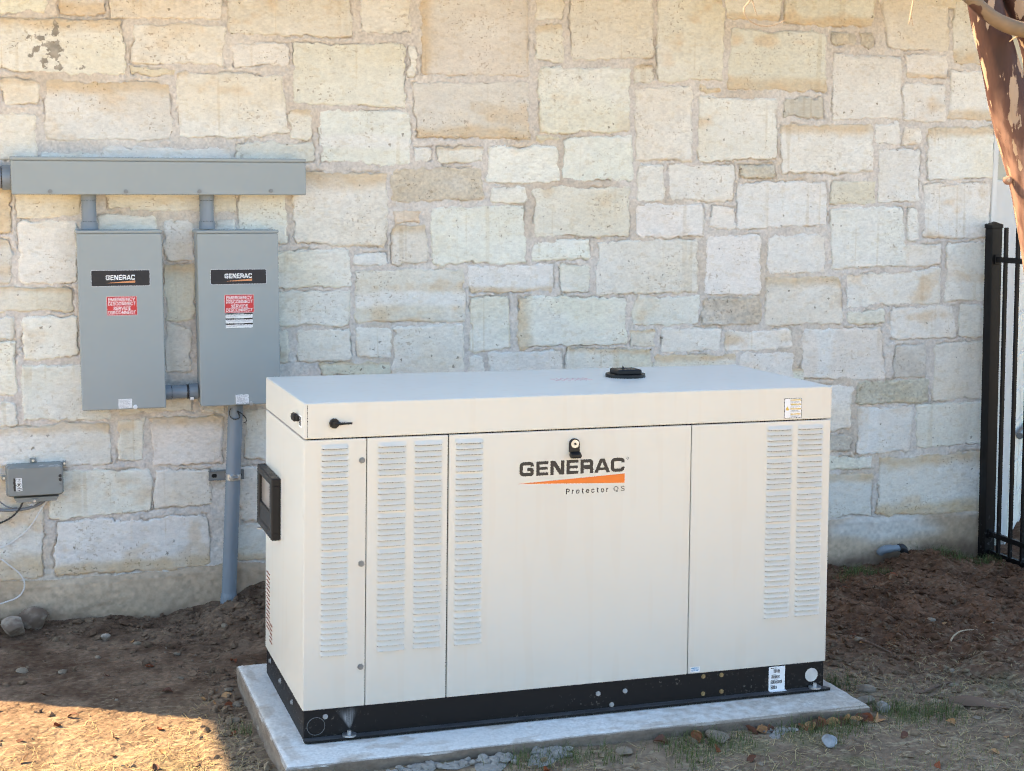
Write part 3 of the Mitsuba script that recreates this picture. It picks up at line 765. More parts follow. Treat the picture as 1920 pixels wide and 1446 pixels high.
# roof with a boxed eave
EX0, EX1, EY = -3.4, 4.75, -0.80
scene['mat_soffit'] = principled((0.20, 0.165, 0.13), 0.8)
put(house, 'soffit', rbox(EX0, EX1, EY, 6.6, 3.10, 3.13, 0.002), 'mat_soffit')
put(house, 'fascia', rbox(EX0 - 0.02, EX1 + 0.02, EY - 0.025, EY - 0.001, 3.08, 3.28, 0.002), 'mat_trim')
put(house, 'roof', hull([(x, y, z) for x in (EX0 - 0.05, EX1 + 0.05) for y, z in ((EY - 0.08, 3.285), (6.7, 3.285), (EY - 0.08, 3.32), (2.9, 4.62), (6.7, 3.32))]), 'mat_roof')

# ---------------------------------------------------------------- pale building behind the fence
annex = thing('annex', 'pale building with white corner board behind the black fence at the right edge', 'building')
put(annex, 'siding', rbox(4.136, 4.47, 0.27, 0.5, -0.1, 3.0, 0.002), 'mat_siding')
put(annex, 'corner_board', rbox(4.30, 4.482, 0.245, 0.268, -0.02, 2.02, 0.003), 'mat_trim')
ca, sa = math.cos(math.radians(44)), math.sin(math.radians(44))


def on_annex(s0, s1, z0, z1, d):
    """A block on the slanting wall: s along it from the corner, d proud of it."""
    m = rbox(s0, s1, -d, 0.04, z0, z1, 0.004)
    M = np.eye(4)
    M[:3, :3] = V(sa, -ca, 0, ca, sa, 0, 0, 0, 1).reshape(3, 3) @ V(1, 0, 0, 0, 1, 0, 0, 0, 1).reshape(3, 3)
    M[:3, 3] = 4.485, 0.26, 0
    m.apply_transform(M)
    return m


aw = put(annex, 'side_wall', on_annex(0, 3.0, -0.1, 3.0, 0.0), 'mat_mortar')
r5 = np.random.default_rng(8)
zz = 0.0
while zz < 2.0:
    hh = r5.uniform(0.16, 0.27)
    s = 0.005
    while s < 2.2:
        ww = r5.uniform(0.25, 0.55)
        uvm = on_annex(s, s + ww - 0.02, zz, zz + hh - 0.02, 0.008)
        put(aw, 'stone', uvm, 'mat_annex_stone')
        s += ww
    zz += hh
scene['mat_annex_stone'] = principled(mikit.proc(lambda p, n, uv: mi.Color3f(0.60, 0.56, 0.48) * (0.8 + 0.4 * fbm(p.x * 6, p.z * 6, p.y * 6, 3))), 0.9, spec=0.2)
put(annex, 'conduit', tube([V(4.56, 0.27, 0.57), V(5.4, 1.10, 0.57)], 0.02, 10), 'mat_zinc_dull', smooth=40)
put(annex, 'eave', rbox(4.14, 6.4, 0.0, 3.0, 3.0, 3.06, 0.003), 'mat_trim')

# ---------------------------------------------------------------- black fence
fence = thing('fence', 'black metal picket fence running out from the house corner at the right edge', 'fence')


def lean(m, k=0.022):
    v = m.vertices.copy()
    v[:, 0] -= k * v[:, 2]
    m.vertices = v
    return m


post = lean(rbox(4.078, 4.142, -0.115, -0.051, -0.25, 1.765, 0.003))
put(fence, 'post', post, 'mat_fence')
cap = hull([(x, y, 1.765) for x in (4.076, 4.144) for y in (-0.117, -0.049)] + [(x, y, 1.785) for x in (4.076, 4.144) for y in (-0.117, -0.049)] + [(4.11, -0.083, 1.80)])
put(fence, 'post_cap', lean(cap), 'mat_fence')
for z in (1.600, 0.115, 0.012):
    put(fence, 'rail', lean(rbox(4.098, 4.122, -2.2 if z > 0.1 else -2.2, -0.112, z - 0.014, z + 0.014, 0.002)), 'mat_fence')
for i in range(14):
    y = -0.19 - 0.1 * i
    put(fence, 'picket', lean(rbox(4.101, 4.119, y - 0.009, y + 0.009, -0.05, 1.77, 0.0015)), 'mat_fence')
put(fence, 'rail_bracket', lean(rbox(4.094, 4.126, -0.125, -0.112, 1.575, 1.625, 0.002)), 'mat_fence')
put(fence, 'rail_bracket', lean(rbox(4.094, 4.126, -0.125, -0.112, 0.09, 0.14, 0.002)), 'mat_fence')

# ---------------------------------------------------------------- generator and its slab
GL, GW = 1.982, 0.79
GT = np.eye(4)
GT[:3, :3] = Rotation.from_euler('zyx', [-0.001, 0.0088, -0.0077]).as_matrix()
GT[:3, 3] = 0.0, -2.0346, 0.10


def gtaper(x, z):
    return GL / 2 + (x - GL / 2) * (1 + 0.0135 * (0.63 - z))


def gput(parent, name, mesh, bsdf, smooth=False, T=None, **kw):
    if T is None:
        v = mesh.vertices.copy()
        v[:, 0] = gtaper(v[:, 0], v[:, 2])
        mesh = trimesh.Trimesh(v, mesh.faces, process=False)
    return put(parent, name, mesh, bsdf, smooth, GT if T is None else GT @ T, **kw)


# slab: rounded, slightly ragged arris, pitted front
pad = thing('concrete_slab', 'pale concrete slab under the generator', 'slab')
px0, px1, py0, py1 = -0.098, 2.05, -0.208, 0.93
sx = np.concatenate([[px0, px0 + 0.003, px0 + 0.010], np.arange(px0 + 0.02, px1 - 0.02, 0.012), [px1 - 0.010, px1 - 0.003, px1]])
sy = np.concatenate([[py0, py0 + 0.003, py0 + 0.010], np.arange(py0 + 0.02, py1 - 0.02, 0.016), [py1 - 0.010, py1 - 0.003, py1]])
PX, PY = np.meshgrid(sx, sy)
e = np.minimum.reduce([PX - px0, px1 - PX, PY - py0, py1 - PY])
PZ = -0.007 * np.exp(-e / 0.004) + 0.0025 * (fb(PX * 9, PY * 9, 0, 3, 61) - 0.5) - 0.008 * np.clip(fb(PX * 22, PY * 22, 0, 3, 62) - 0.55, 0, 1) * np.exp(-e / 0.02)
lip = np.exp(-((PY - py0 - 0.045) / 0.004) ** 2) * 0.0014
PZ = PZ + lip
ii = np.arange(PX.size).reshape(PX.shape)
topf = np.stack([ii[:-1, :-1], ii[:-1, 1:], ii[1:, 1:], ii[1:, :-1]], -1).reshape(-1, 4)
ring = np.concatenate([ii[0, :-1], ii[:-1, -1], ii[-1, :0:-1], ii[:0:-1, 0]])
topv = np.stack([PX, PY, PZ], -1).reshape(-1, 3)
rows = [topv[ring]]
cen = V((px0 + px1) / 2, (py0 + py1) / 2, 0)
nrm = np.zeros((len(ring), 3))
rv = topv[ring]
nrm[np.abs(rv[:, 1] - py0) < 1e-6] += (0, -1, 0)
nrm[np.abs(rv[:, 1] - py1) < 1e-6] += (0, 1, 0)
nrm[np.abs(rv[:, 0] - px0) < 1e-6] += (-1, 0, 0)
nrm[np.abs(rv[:, 0] - px1) < 1e-6] += (1, 0, 0)
for zd in np.concatenate([[0.012], np.arange(0.022, 0.2, 0.010)]):
    w = rv.copy()
    w[:, 2] = -zd
    pit = np.clip(fb(w[:, 0] * 45, w[:, 2] * 45, w[:, 1] * 45, 3, 63) - 0.40, 0, 1) * 0.030 * np.clip((zd - 0.02) / 0.03, 0, 1)
    off = 0.003 + 0.010 * (fb(w[:, 0] * 5, w[:, 2] * 9, w[:, 1] * 5, 3, 64) - 0.5) - pit
    w += nrm * off[:, None]
    rows.append(w)
sv = np.vstack(rows)
n = len(ring)
jj = np.arange(len(sv)).reshape(len(rows), n)
nx_ = np.roll(jj, -1, axis=1)
sf = np.stack([jj[:-1], jj[1:], nx_[1:], nx_[:-1]], -1).reshape(-1, 4)
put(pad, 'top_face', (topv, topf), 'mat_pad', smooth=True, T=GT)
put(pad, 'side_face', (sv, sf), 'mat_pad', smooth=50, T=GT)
tag(pad + '__side_face', 'rough pitted brownish edge of the slab')

gen = thing('generator', 'large cream standby generator with louvered panels and orange logo', 'generator')
gput(gen, 'housing', rbox(0.012, GL - 0.012, 0.012, GW - 0.012, 0.10, 1.10, 0.001), 'mat_gap')
# lid
lid = gput(gen, 'lid', rbox(-0.001, GL + 0.001, -0.002, GW + 0.002, 1.0365, 1.157, 0.0032), 'mat_paint', smooth=25)
gput(lid, 'seam', plate(sbox(0.0095, 1.040, 0.0112, 1.150), -0.0021, 0.0003), 'mat_gap')
Z0, Z1 = 0.108, 1.0318
# side skins
left = gput(gen, 'left_panel', rbox(0.0, 0.014, 0.004, GW - 0.004, Z0, Z1, 0.0018), 'mat_paint', smooth=25)
gput(gen, 'right_panel', rbox(GL - 0.014, GL, 0.004, GW - 0.004, Z0, Z1, 0.0018), 'mat_paint', smooth=25)
gput(gen, 'rear_panel', rbox(0.0, GL, GW - 0.010, GW, Z0, Z1, 0.0018), 'mat_paint', smooth=25)


def louver_mesh(w, p, depth=0.0100):
    """One pressed louver, its top edge flush, its lip proud; x along, -y out, z down from 0 to -p."""
    prof = [(-0.02, 0.0003), (-0.10, 0.06), (-0.32, 0.40), (-0.58, 0.78), (-0.74, 0.96), (-0.80, 1.0), (-0.825, 0.93), (-0.825, 0.35), (-0.825, -0.2)]
    us = np.array([0, 0.018, 0.04, 0.07, 0.11, 0.16, 0.5, 0.84, 0.89, 0.93, 0.96, 0.982, 1.0])
    e = np.minimum(us, 1 - us) * w
    k = np.clip(e / 0.011, 0, 1)
    k = k * k * (3 - 2 * k)
    v = [(u * w, -(d * depth * kk) if d > 0 else 0.003, z * p) for (z, d) in prof for u, kk in zip(us, k)]
    n, m = len(us), len(prof)
    ii = np.arange(n * m).reshape(m, n)
    f = np.stack([ii[:-1, :-1], ii[1:, :-1], ii[1:, 1:], ii[:-1, 1:]], -1).reshape(-1, 4)
    return np.array(v), f


PITCH_L = 0.0194
LOUV = {w: mikit.ply(louver_mesh(w, PITCH_L), 'mat_paint', smooth=50) for w in (0.100, 0.106, 0.112)}


def louvers(panel, x0, w):
    top = 1.0175
    shade_strips = []
    for g in range(6):
        for j in range(6):
            z = top - g * (5 * PITCH_L + 1.29 * PITCH_L) - j * PITCH_L
            put(panel, 'louver', LOUV[w], None, T=GT @ trans(gtaper(x0, z), -0.0002, z))
            zs = z - PITCH_L
            shade_strips.append(sbox(x0 + 0.006, zs + 0.0005, x0 + w - 0.006, zs + 0.0033))
    gput(panel, 'lip_shade_lines', plate(unary_union(shade_strips), -0.0002, 0.0004), 'mat_lip_shade')  # dark strips painted in for the shade under the louver lips


def front(name, x0, x1, label=None):
    k = gput(gen, name, rbox(x0, x1, 0.0, 0.014, Z0, Z1, 0.0018), 'mat_paint', smooth=25)
    if label: tag(k, label)
    return k


p1 = front('front_panel', 0.0015, 0.2115, 'narrow screwed front panel at the left corner')
p2 = front('front_panel', 0.2145, 0.4970)
p3 = front('door', 0.5015, 1.4108, 'wide lockable front door with logo')
p4 = front('front_panel', 1.4142, GL - 0.0015)
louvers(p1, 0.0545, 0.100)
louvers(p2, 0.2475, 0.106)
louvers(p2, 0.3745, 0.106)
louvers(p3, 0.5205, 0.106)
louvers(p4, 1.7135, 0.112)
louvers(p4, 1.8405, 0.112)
BOLT = hexbolt(0.0062, 0.007, 1.6)
BOLT.apply_transform(FACE)


def gbolt(parent, x, z, y, mat, name='bolt', s=1.0, side=False):
    m = BOLT.copy()
    m.apply_scale(s)
    T = trans(gtaper(x, z), y, z) if not side else trans(x, y, z, -math.pi / 2)
    return put(parent, name, m, mat, False, GT @ T)


for z in (0.958, 0.604, 0.246):
    gbolt(p1, 0.1965, z, -0.0002, 'mat_zinc_dull', 'screw', 1.05)
# door: logo, lettering, latch
logo = gput(p3, 'brand_lettering', plate(wide_letters(0.757, 1.152, 0.8755, 0.9255), -0.0002, 0.0006), 'mat_print')
gput(p3, 'logo_wedge', plate(Polygon([(0.752, 0.8495), (1.153, 0.8345), (1.153, 0.8680)]), -0.0002, 0.0006), 'mat_orange')
xs = 0.931
for ch, w in (('P', .0135), ('r', .0075), ('o', .0125), ('t', .008), ('e', .0125), ('c', .0115), ('t', .008), ('o', .0125), ('r', .0075)):
    gput(p3, 'model_lettering', text(ch, xs, xs + w, 0.8050, 0.0180, -0.0002), 'mat_print')
    xs += w + 0.0083
xs = 1.112
for ch, w in (('Q', .0175), ('S', .0145)):
    gput(p3, 'model_lettering', text(ch, xs, xs + w, 0.8050, 0.0185, -0.0002, bold=False), 'mat_print')
    xs += w + 0.0095
gput(p3, 'registered_mark', plate(Point(1.1635, 0.9225).buffer(0.0045).difference(Point(1.1635, 0.9225).buffer(0.0030)), -0.0002, 0.0005), 'mat_print')
lat = gput(p3, 'latch', cat(plate(unary_union([Point(0.958, 0.984).buffer(0.0185), sbox(0.9395, 0.955, 0.9765, 0.984)]), -0.0002, 0.010),
                            hull([(x, y, z) for x in (0.9405, 0.9765) for y, z in ((-0.010, 0.957), (-0.0305, 0.947), (-0.0305, 0.941), (-0.024, 0.9345), (-0.005, 0.940), (-0.004, 0.957))])), 'mat_black_plastic', smooth=30)
gput(lat, 'lock_cylinder', cat(plate(Point(0.958, 0.984).buffer(0.0145), -0.0102, 0.003), plate(Point(0.958, 0.984).buffer(0.0085).difference(Point(0.958, 0.984).buffer(0.0065)), -0.0132, 0.001)), 'mat_zinc')
gput(lat, 'keyhole', plate(Point(0.958, 0.984).buffer(0.0040), -0.0132, 0.0012), 'mat_gap')
# lid fittings
hd = gput(lid, 'latch_handle', cat(cyl((0.100, -0.002, 1.087), (0.100, -0.012, 1.087), 0.0165, 28), cyl((0.100, -0.010, 1.087), (0.100, -0.022, 1.087), 0.009, 20),
                                  tube([(0.100, -0.018, 1.087), (0.125, -0.020, 1.087), (0.158, -0.020, 1.0875)], [0.0060, 0.0042, 0.0036], 12)), 'mat_black_plastic', smooth=40)
sk = gput(lid, 'warning_label', plate(rrect(1.785, 1.044, 1.8555, 1.1165, 0.002), -0.0021, 0.0004), 'mat_white')
bd = rrect(1.784, 1.043, 1.8565, 1.1175, 0.003)
gput(sk, 'border', plate(bd.difference(rrect(1.7858, 1.0448, 1.8547, 1.1157, 0.002)), -0.0023, 0.0006), 'mat_print')
rowsy = [sbox(1.8105, z, 1.853, z + 0.0045) for z in (1.108, 1.092, 1.075, 1.056)]
gput(sk, 'heading_bars', plate(unary_union(rowsy), -0.0025, 0.0002), 'mat_yellow')
lines_ = [sbox(1.812, z, 1.812 + w, z + 0.0014) for z, w in ((1.1045, .034), (1.1018, .037), (1.0990, .030), (1.0885, .036), (1.0858, .038), (1.0830, .027), (1.0715, .036), (1.0688, .030), (1.0655, .037), (1.0525, .036), (1.0495, .038), (1.0470, .022))]
gput(sk, 'small_print', plate(unary_union(lines_ + [sbox(1.8085, 1.046, 1.8093, 1.1145)]), -0.0025, 0.0002), 'mat_faint_print')
gput(sk, 'hazard_triangle', plate(Polygon([(1.7885, 1.073), (1.8055, 1.073), (1.797, 1.088)]), -0.0025, 0.0002), 'mat_yellow')
# lifting-eye cover on the lid: disc with a low block and a pin
gput(lid, 'vent_cap', cat(trimesh.creation.cylinder(radius=0.078, height=0.012, sections=40).apply_translation((1.350, 0.478, 1.1635)),
                          rbox(1.300, 1.400, 0.430, 0.520, 1.168, 1.188, 0.004), hull([(1.335, 0.475, 1.187), (1.349, 0.475, 1.187), (1.335, 0.482, 1.187), (1.349, 0.482, 1.187), (1.339, 0.478, 1.200)])), 'mat_black_plastic', smooth=30)
fl = []
for i in range(7):
    fl.append(Polygon([(1.045 + 0.022 * i, 0.40), (1.050 + 0.022 * i, 0.40), (1.040 + 0.022 * i, 0.475), (1.035 + 0.022 * i, 0.475)]))
m = cat(*[trimesh.creation.extrude_polygon(g, 0.0006, engine='earcut') for g in fl]).apply_translation((0, 0, 1.1572))
gput(lid, 'printed_strip', m, 'mat_pink')
# left side: control window, knob, vent slots
cb = gput(gen, 'control_window', cat(rbox(-0.034, -0.0003, 0.452, 0.792, 0.598, 0.628, 0.004), rbox(-0.034, -0.0003, 0.452, 0.792, 0.795, 0.826, 0.004),
                                    rbox(-0.034, -0.0003, 0.452, 0.500, 0.622, 0.80, 0.004), rbox(-0.034, -0.0003, 0.750, 0.792, 0.622, 0.80, 0.004), rbox(-0.030, -0.0003, 0.495, 0.755, 0.622, 0.690, 0.003)), 'mat_black_plastic', smooth=25)
gput(cb, 'pane', rbox(-0.022, -0.003, 0.498, 0.752, 0.686, 0.797, 0.001), 'mat_window')
gput(cb, 'clip', rbox(-0.046, -0.030, 0.700, 0.712, 0.590, 0.597, 0.001), 'mat_zinc')
kn = gput(lid, 'knob', cat(rbox(-0.020, -0.0012, 0.105, 0.148, 1.082, 1.108, 0.005), rbox(-0.012, -0.0012, 0.085, 0.105, 1.085, 1.104, 0.002)), 'mat_black_plastic', smooth=25)
gput(lid, 'small_label', rbox(-0.0018, -0.001, 0.040, 0.092, 1.068, 1.108, 0), 'mat_white')
gput(lid, 'small_label', cat(*[rbox(-0.0024, -0.0018, y, y + 0.005, 1.075, 1.104, 0) for y in (0.048, 0.058, 0.070, 0.080)]), 'mat_print')
sl = []
for i in range(14):
    z = 0.415 - 0.0165 * i
    sl.append(hull([(x, y, zz) for x in (-0.0016, 0.0) for y, zz in ((0.690, z - 0.004), (0.690, z + 0.001), (0.762, z + 0.001), (0.762, z - 0.004))]))
for i in range(5):
    z = 0.230 - 0.0165 * i
    sl.append(hull([(x, y, zz) for x in (-0.0016, 0.0) for y, zz in ((0.632, z - 0.004), (0.632, z + 0.001), (0.688, z + 0.001), (0.688, z - 0.004))]))
for s in sl:
    gput(left, 'vent_slot', s, 'mat_red_slot')
scene['mat_red_slot'] = principled((0.23, 0.085, 0.055), 0.5)
# base rail
base = gput(gen, 'base_rail', cat(rbox(0.004, GL - 0.006, 0.004, 0.020, 0.004, 0.106, 0.002), rbox(0.004, 0.020, 0.020, GW - 0.004, 0.0045, 0.1055, 0.001), rbox(GL - 0.022, GL - 0.006, 0.020, GW - 0.004, 0.0045, 0.1055, 0.001),
                                 rbox(0.02, GL - 0.022, GW - 0.020, GW - 0.004, 0.0045, 0.1055, 0.001)), 'mat_black_steel', smooth=25)
fp = [(0.003, -0.024), (0.010, -0.032), (GL + 0.002, -0.032), (GL + 0.008, -0.024), (GL - 0.010, 0.0035), (0.003, 0.0035)]
gput(base, 'foot_flange', trimesh.creation.extrude_polygon(Polygon(fp), 0.008, engine='earcut').apply_translation((0, 0, 0.0035)), 'mat_black_steel')
gput(base, 'shim', rbox(0.010, GL - 0.01, -0.018, 0.1, 0.0005, 0.0034, 0.0005), 'mat_gap')
gput(base, 'pale_disc', plate(Point(1.924, 0.058).buffer(0.0265, quad_segs=12), 0.0038, 0.0012), 'mat_pale_disc')  # pale grey disc on the rail face
scene['mat_pale_disc'] = principled(mikit.proc(lambda p, n, uv: mi.Color3f(0.50, 0.49, 0.46) * (0.75 + 0.4 * fbm(p.x * 40, p.z * 25, 0, 3))), 0.6)
gput(base, 'knockout', plate(Point(0.046, 0.050).buffer(0.031, quad_segs=14).difference(Point(0.046, 0.050).buffer(0.0298, quad_segs=14)), 0.0038, 0.0012), 'mat_zinc_dull')
for x, z in ((1.065, 0.067), (1.169, 0.067), (1.118, 0.021), (0.078, 0.081)):
    gbolt(base, x, z, 0.0038, 'mat_zinc_mid', 'bolt', 0.9)
for x, z in ((1.478, 0.093), (1.551, 0.092), (1.478, 0.027), (1.552, 0.029)):
    gbolt(base, x, z, 0.0038, 'mat_brass', 'brass_fitting', 0.85)
for y, z in ((0.69, 0.080), (0.462, 0.072), (0.217, 0.070)):
    gbolt(base, 0.0038, y, z, 'mat_zinc', 'bolt', 1.0, side=True) if False else put(base, 'bolt', BOLT, 'mat_zinc_mid', False, GT @ trans(gtaper(0.0038, z), y, z, -math.pi / 2))
for x in (0.150, 1.938):
    w = hexbolt(0.0075, 0.018, 3.3)
    w.apply_translation((0, 0, 0.012))
    put(base, 'anchor', w, 'mat_zinc', False, GT @ trans(x, -0.013, 0))
pl = gput(base, 'rating_label', cat(rbox(1.7455, 1.8125, 0.0022, 0.0038, 0.006, 0.1035, 0), rbox(1.7455, 1.8125, -0.014, 0.0022, 0.0118, 0.0126, 0)), 'mat_white')
bars = []
r6 = np.random.default_rng(4)
for z, a, b in ((0.080, 1.765, 1.790), (0.058, 1.756, 1.790), (0.038, 1.754, 1.798), (0.017, 1.754, 1.780)):
    x = a
    while x < b:
        w = r6.choice([0.0008, 0.0016, 0.0024])
        bars.append(sbox(x, z, x + w, z + 0.012))
        x += w + r6.choice([0.0007, 0.0012])
    bars.append(sbox(a, z + 0.0135, a + (b - a) * 0.6, z + 0.0148))
gput(pl, 'barcode', plate(unary_union(bars + [sbox(1.752, 0.097, 1.776, 0.0995)]), 0.0021, 0.0003), 'mat_print')
bl = gput(p4, 'small_label', plate(sbox(1.424, 0.114, 1.461, 0.133), -0.0002, 0.0004), 'mat_white')
gput(bl, 'print', plate(unary_union([sbox(1.427, 0.1265, 1.457, 0.1305), sbox(1.427, 0.1175, 1.455, 0.1200), sbox(1.427, 0.1215, 1.458, 0.1235)]), -0.0006, 0.0002), 'mat_blue_print')

# ---------------------------------------------------------------- switch boxes, trough and conduits on the wall


def switch_box(x0, x1, z0, z1, label, notices):
    t = thing('transfer_switch', label, 'electrical box', 'transfer switch boxes on the wall')
    put(t, 'enclosure', rbox(x0 + 0.004, x1 - 0.004, -0.150, -0.010, z0 + 0.004, z1 - 0.002, 0.002), 'mat_enamel', smooth=25)
    cv = put(t, 'cover', rbox(x0, x1, -0.170, -0.134, z0, z1 - 0.014, 0.003), 'mat_enamel', smooth=25)
    put(t, 'drip_cap', rbox(x0 - 0.003, x1 + 0.003, -0.174, -0.004, z1 - 0.0135, z1, 0.003), 'mat_enamel', smooth=25)
    return t, cv


def badge(cv, x0, x1, z0, z1, lx0, lx1, lz0, lz1):
    y = -0.1702
    b = put(cv, 'badge', plate(rrect(x0, z0, x1, z1, 0.005), y, 0.0010), 'mat_badge')
    put(b, 'lettering', plate(wide_letters(lx0, lx1, lz0 + 0.013, lz1), y - 0.0010, 0.0003), 'mat_white')
    put(b, 'wedge', plate(Polygon([(lx0, lz0), (lx1, lz0), (lx1, lz0 + 0.0105)]), y - 0.0010, 0.0003), 'mat_orange_dull')
    put(cv, 'badge_edge', plate(rrect(x0 - 0.0025, z0 - 0.0025, x1 + 0.0025, z1 + 0.0025, 0.006), y, 0.0006), 'mat_white_edge')


scene['mat_white_edge'] = principled((0.42, 0.43, 0.45), 0.5)


def notice(cv, x0, x1, z0, z1):
    y = -0.1702
    n = put(cv, 'red_notice', plate(sbox(x0, z0, x1, z1), y, 0.0006), 'mat_red')
    put(cv, 'notice_edge', plate(sbox(x0 - 0.002, z0 - 0.002, x1 + 0.002, z1 + 0.002), y, 0.0003), 'mat_pink')
    w, h = x1 - x0, z1 - z0
    for s, f0, f1, zf in (('EMERGENCY', 0.04, 0.95, 0.765), ('DISCONNECT', 0.035, 0.965, 0.535), ('SERVICE', 0.21, 0.80, 0.275), ('DISCONNECT', 0.035, 0.965, 0.05)):
        put(n, 'lettering', text(s, x0 + f0 * w, x0 + f1 * w, z0 + zf * h, 0.18 * h, y - 0.0006, 0.0003), 'mat_white')


def paper(cv, x0, x1, z0, z1):
    y = -0.1702
    n = put(cv, 'paper_label', plate(sbox(x0, z0, x1, z1), y, 0.0004), 'mat_white')
    ls = [sbox(x0 + 0.004, z1 - 0.006 - 0.0054 * k, x1 - 0.004 - 0.006 * (k % 3), z1 - 0.0044 - 0.0054 * k) for k in range(7)]
    put(n, 'small_print', plate(unary_union(ls), y - 0.0004, 0.0002), 'mat_faint_print')


t1, c1 = switch_box(-0.614, -0.258, 0.999, 1.781, 'left grey switch box on the wall with one red notice', 1)
badge(c1, -0.559, -0.314, 1.541, 1.607, -0.499, -0.376, 1.553, 1.588)
notice(c1, -0.497, -0.372, 1.414, 1.493)
paper(c1, -0.462, -0.404, 1.004, 1.045)
m = BOLT.copy()
put(t1, 'cover_screw', m, 'mat_white', False, trans(-0.391, -0.1702, 1.008))
t2, c2 = switch_box(-0.106, 0.250, 0.997, 1.778, 'right grey switch box with white warning strips below its red notice', 2)
badge(c2, -0.050, 0.193, 1.541, 1.604, 0.010, 0.131, 1.553, 1.587)
notice(c2, 0.009, 0.136, 1.414, 1.491)
paper(c2, 0.048, 0.106, 1.003, 1.044)
put(t2, 'cover_screw', m, 'mat_zinc', False, trans(0.117, -0.1702, 1.003))
ws = put(c2, 'warning_strips', plate(sbox(0.011, 1.345, 0.130, 1.4115), -0.1702, 0.0005), 'mat_white')
put(ws, 'black_bars', plate(unary_union([sbox(0.011, z, 0.130, z + 0.0068) for z in (1.4045, 1.3815, 1.3590)]), -0.1707, 0.0003), 'mat_print')
put(ws, 'small_print', plate(unary_union([sbox(0.014, z, 0.014 + w, z + 0.0016) for z, w in ((1.3995, .110), (1.3960, .050), (1.3765, .112), (1.3730, .108), (1.3535, .106), (1.3500, .045))]), -0.1707, 0.0002), 'mat_faint_print')
put(ws, 'headings', plate(unary_union([unary_union([sbox(0.055, z + 0.0018, 0.092, z + 0.0050), Polygon([(0.047, z + 0.001), (0.053, z + 0.001), (0.050, z + 0.006)])]) for z in (1.4045, 1.3815, 1.3590)]), -0.1710, 0.0002), 'mat_faint_print')

trough = thing('wiring_trough', 'long grey wiring trough on the wall above both switch boxes', 'wiring trough')
put(trough, 'back_box', rbox(-0.872, 0.380, -0.145, -0.010, 1.9345, 2.085, 0.002), 'mat_enamel', smooth=25)
tc = put(trough, 'cover', rbox(-0.870, 0.3835, -0.150, -0.120, 1.9325, 2.0765, 0.003), 'mat_enamel', smooth=25)
put(trough, 'drip_cap', rbox(-0.876, 0.3845, -0.1545, -0.004, 2.077, 2.093, 0.003), 'mat_enamel', smooth=25)
for x, z in ((-0.716, 1.946), (-0.402, 1.947), (-0.089, 1.948), (0.225, 1.951)):
    put(tc, 'screw', BOLT, 'mat_zinc_dull', False, trans(x, -0.1502, z, 0, 0.95))


def sleeve(a, b, r, n=28):
    return cyl(a, b, r, n)


for xc, lab in ((-0.556, 'short grey conduit between trough and left switch box'), (-0.050, 'short grey conduit between trough and right switch box')):
    t = thing('conduit', lab, 'conduit')
    put(t, 'pipe', sleeve((xc, -0.075, 1.79), (xc, -0.075, 1.925), 0.0310), 'mat_pvc', smooth=40)
    put(t, 'collar', cat(sleeve((xc, -0.075, 1.782), (xc, -0.075, 1.812), 0.0360), sleeve((xc, -0.075, 1.812), (xc, -0.075, 1.816), 0.0335)), 'mat_pvc', smooth=40)
    put(t, 'collar', sleeve((xc, -0.075, 1.910), (xc, -0.075, 1.9335), 0.0325), 'mat_pvc', smooth=40)
    put(t, 'glue_ring', cat(sleeve((xc, -0.075, 1.8162), (xc, -0.075, 1.8178), 0.0320), sleeve((xc, -0.075, 1.9082), (xc, -0.075, 1.9098), 0.0320)), 'mat_cable_black', smooth=40)
t = thing('conduit', 'short horizontal conduit joining the two switch boxes near their bottoms', 'conduit')
put(t, 'pipe', sleeve((-0.250, -0.075, 1.055), (-0.110, -0.075, 1.055), 0.0305), 'mat_pvc', smooth=40)
put(t, 'collar', sleeve((-0.256, -0.075, 1.055), (-0.226, -0.075, 1.055), 0.0325), 'mat_pvc', smooth=40)
put(t, 'collar', sleeve((-0.148, -0.075, 1.055), (-0.110, -0.075, 1.055), 0.0360), 'mat_pvc', smooth=40)
put(t, 'glue_ring', cat(sleeve((-0.2258, -0.075, 1.055), (-0.2235, -0.075, 1.055), 0.0315), sleeve((-0.158, -0.075, 1.055), (-0.1482, -0.075, 1.055), 0.0322)), 'mat_cable_black', smooth=40)
put(t, 'tag', rbox(-0.146, -0.130, -0.113, -0.109, 1.020, 1.034, 0.001), 'mat_white')
t = thing('conduit', 'grey conduit fitting leaving the left end of the wiring trough', 'conduit')
put(t, 'pipe', sleeve((-1.6, -0.075, 2.005), (-0.905, -0.075, 2.005), 0.046), 'mat_pvc', smooth=40)
put(t, 'collar', sleeve((-0.908, -0.075, 2.005), (-0.8735, -0.075, 2.005), 0.053), 'mat_pvc', smooth=40)
put(t, 'glue_ring', sleeve((-0.9125, -0.075, 2.005), (-0.9083, -0.075, 2.005), 0.048), 'mat_cable_black', smooth=40)

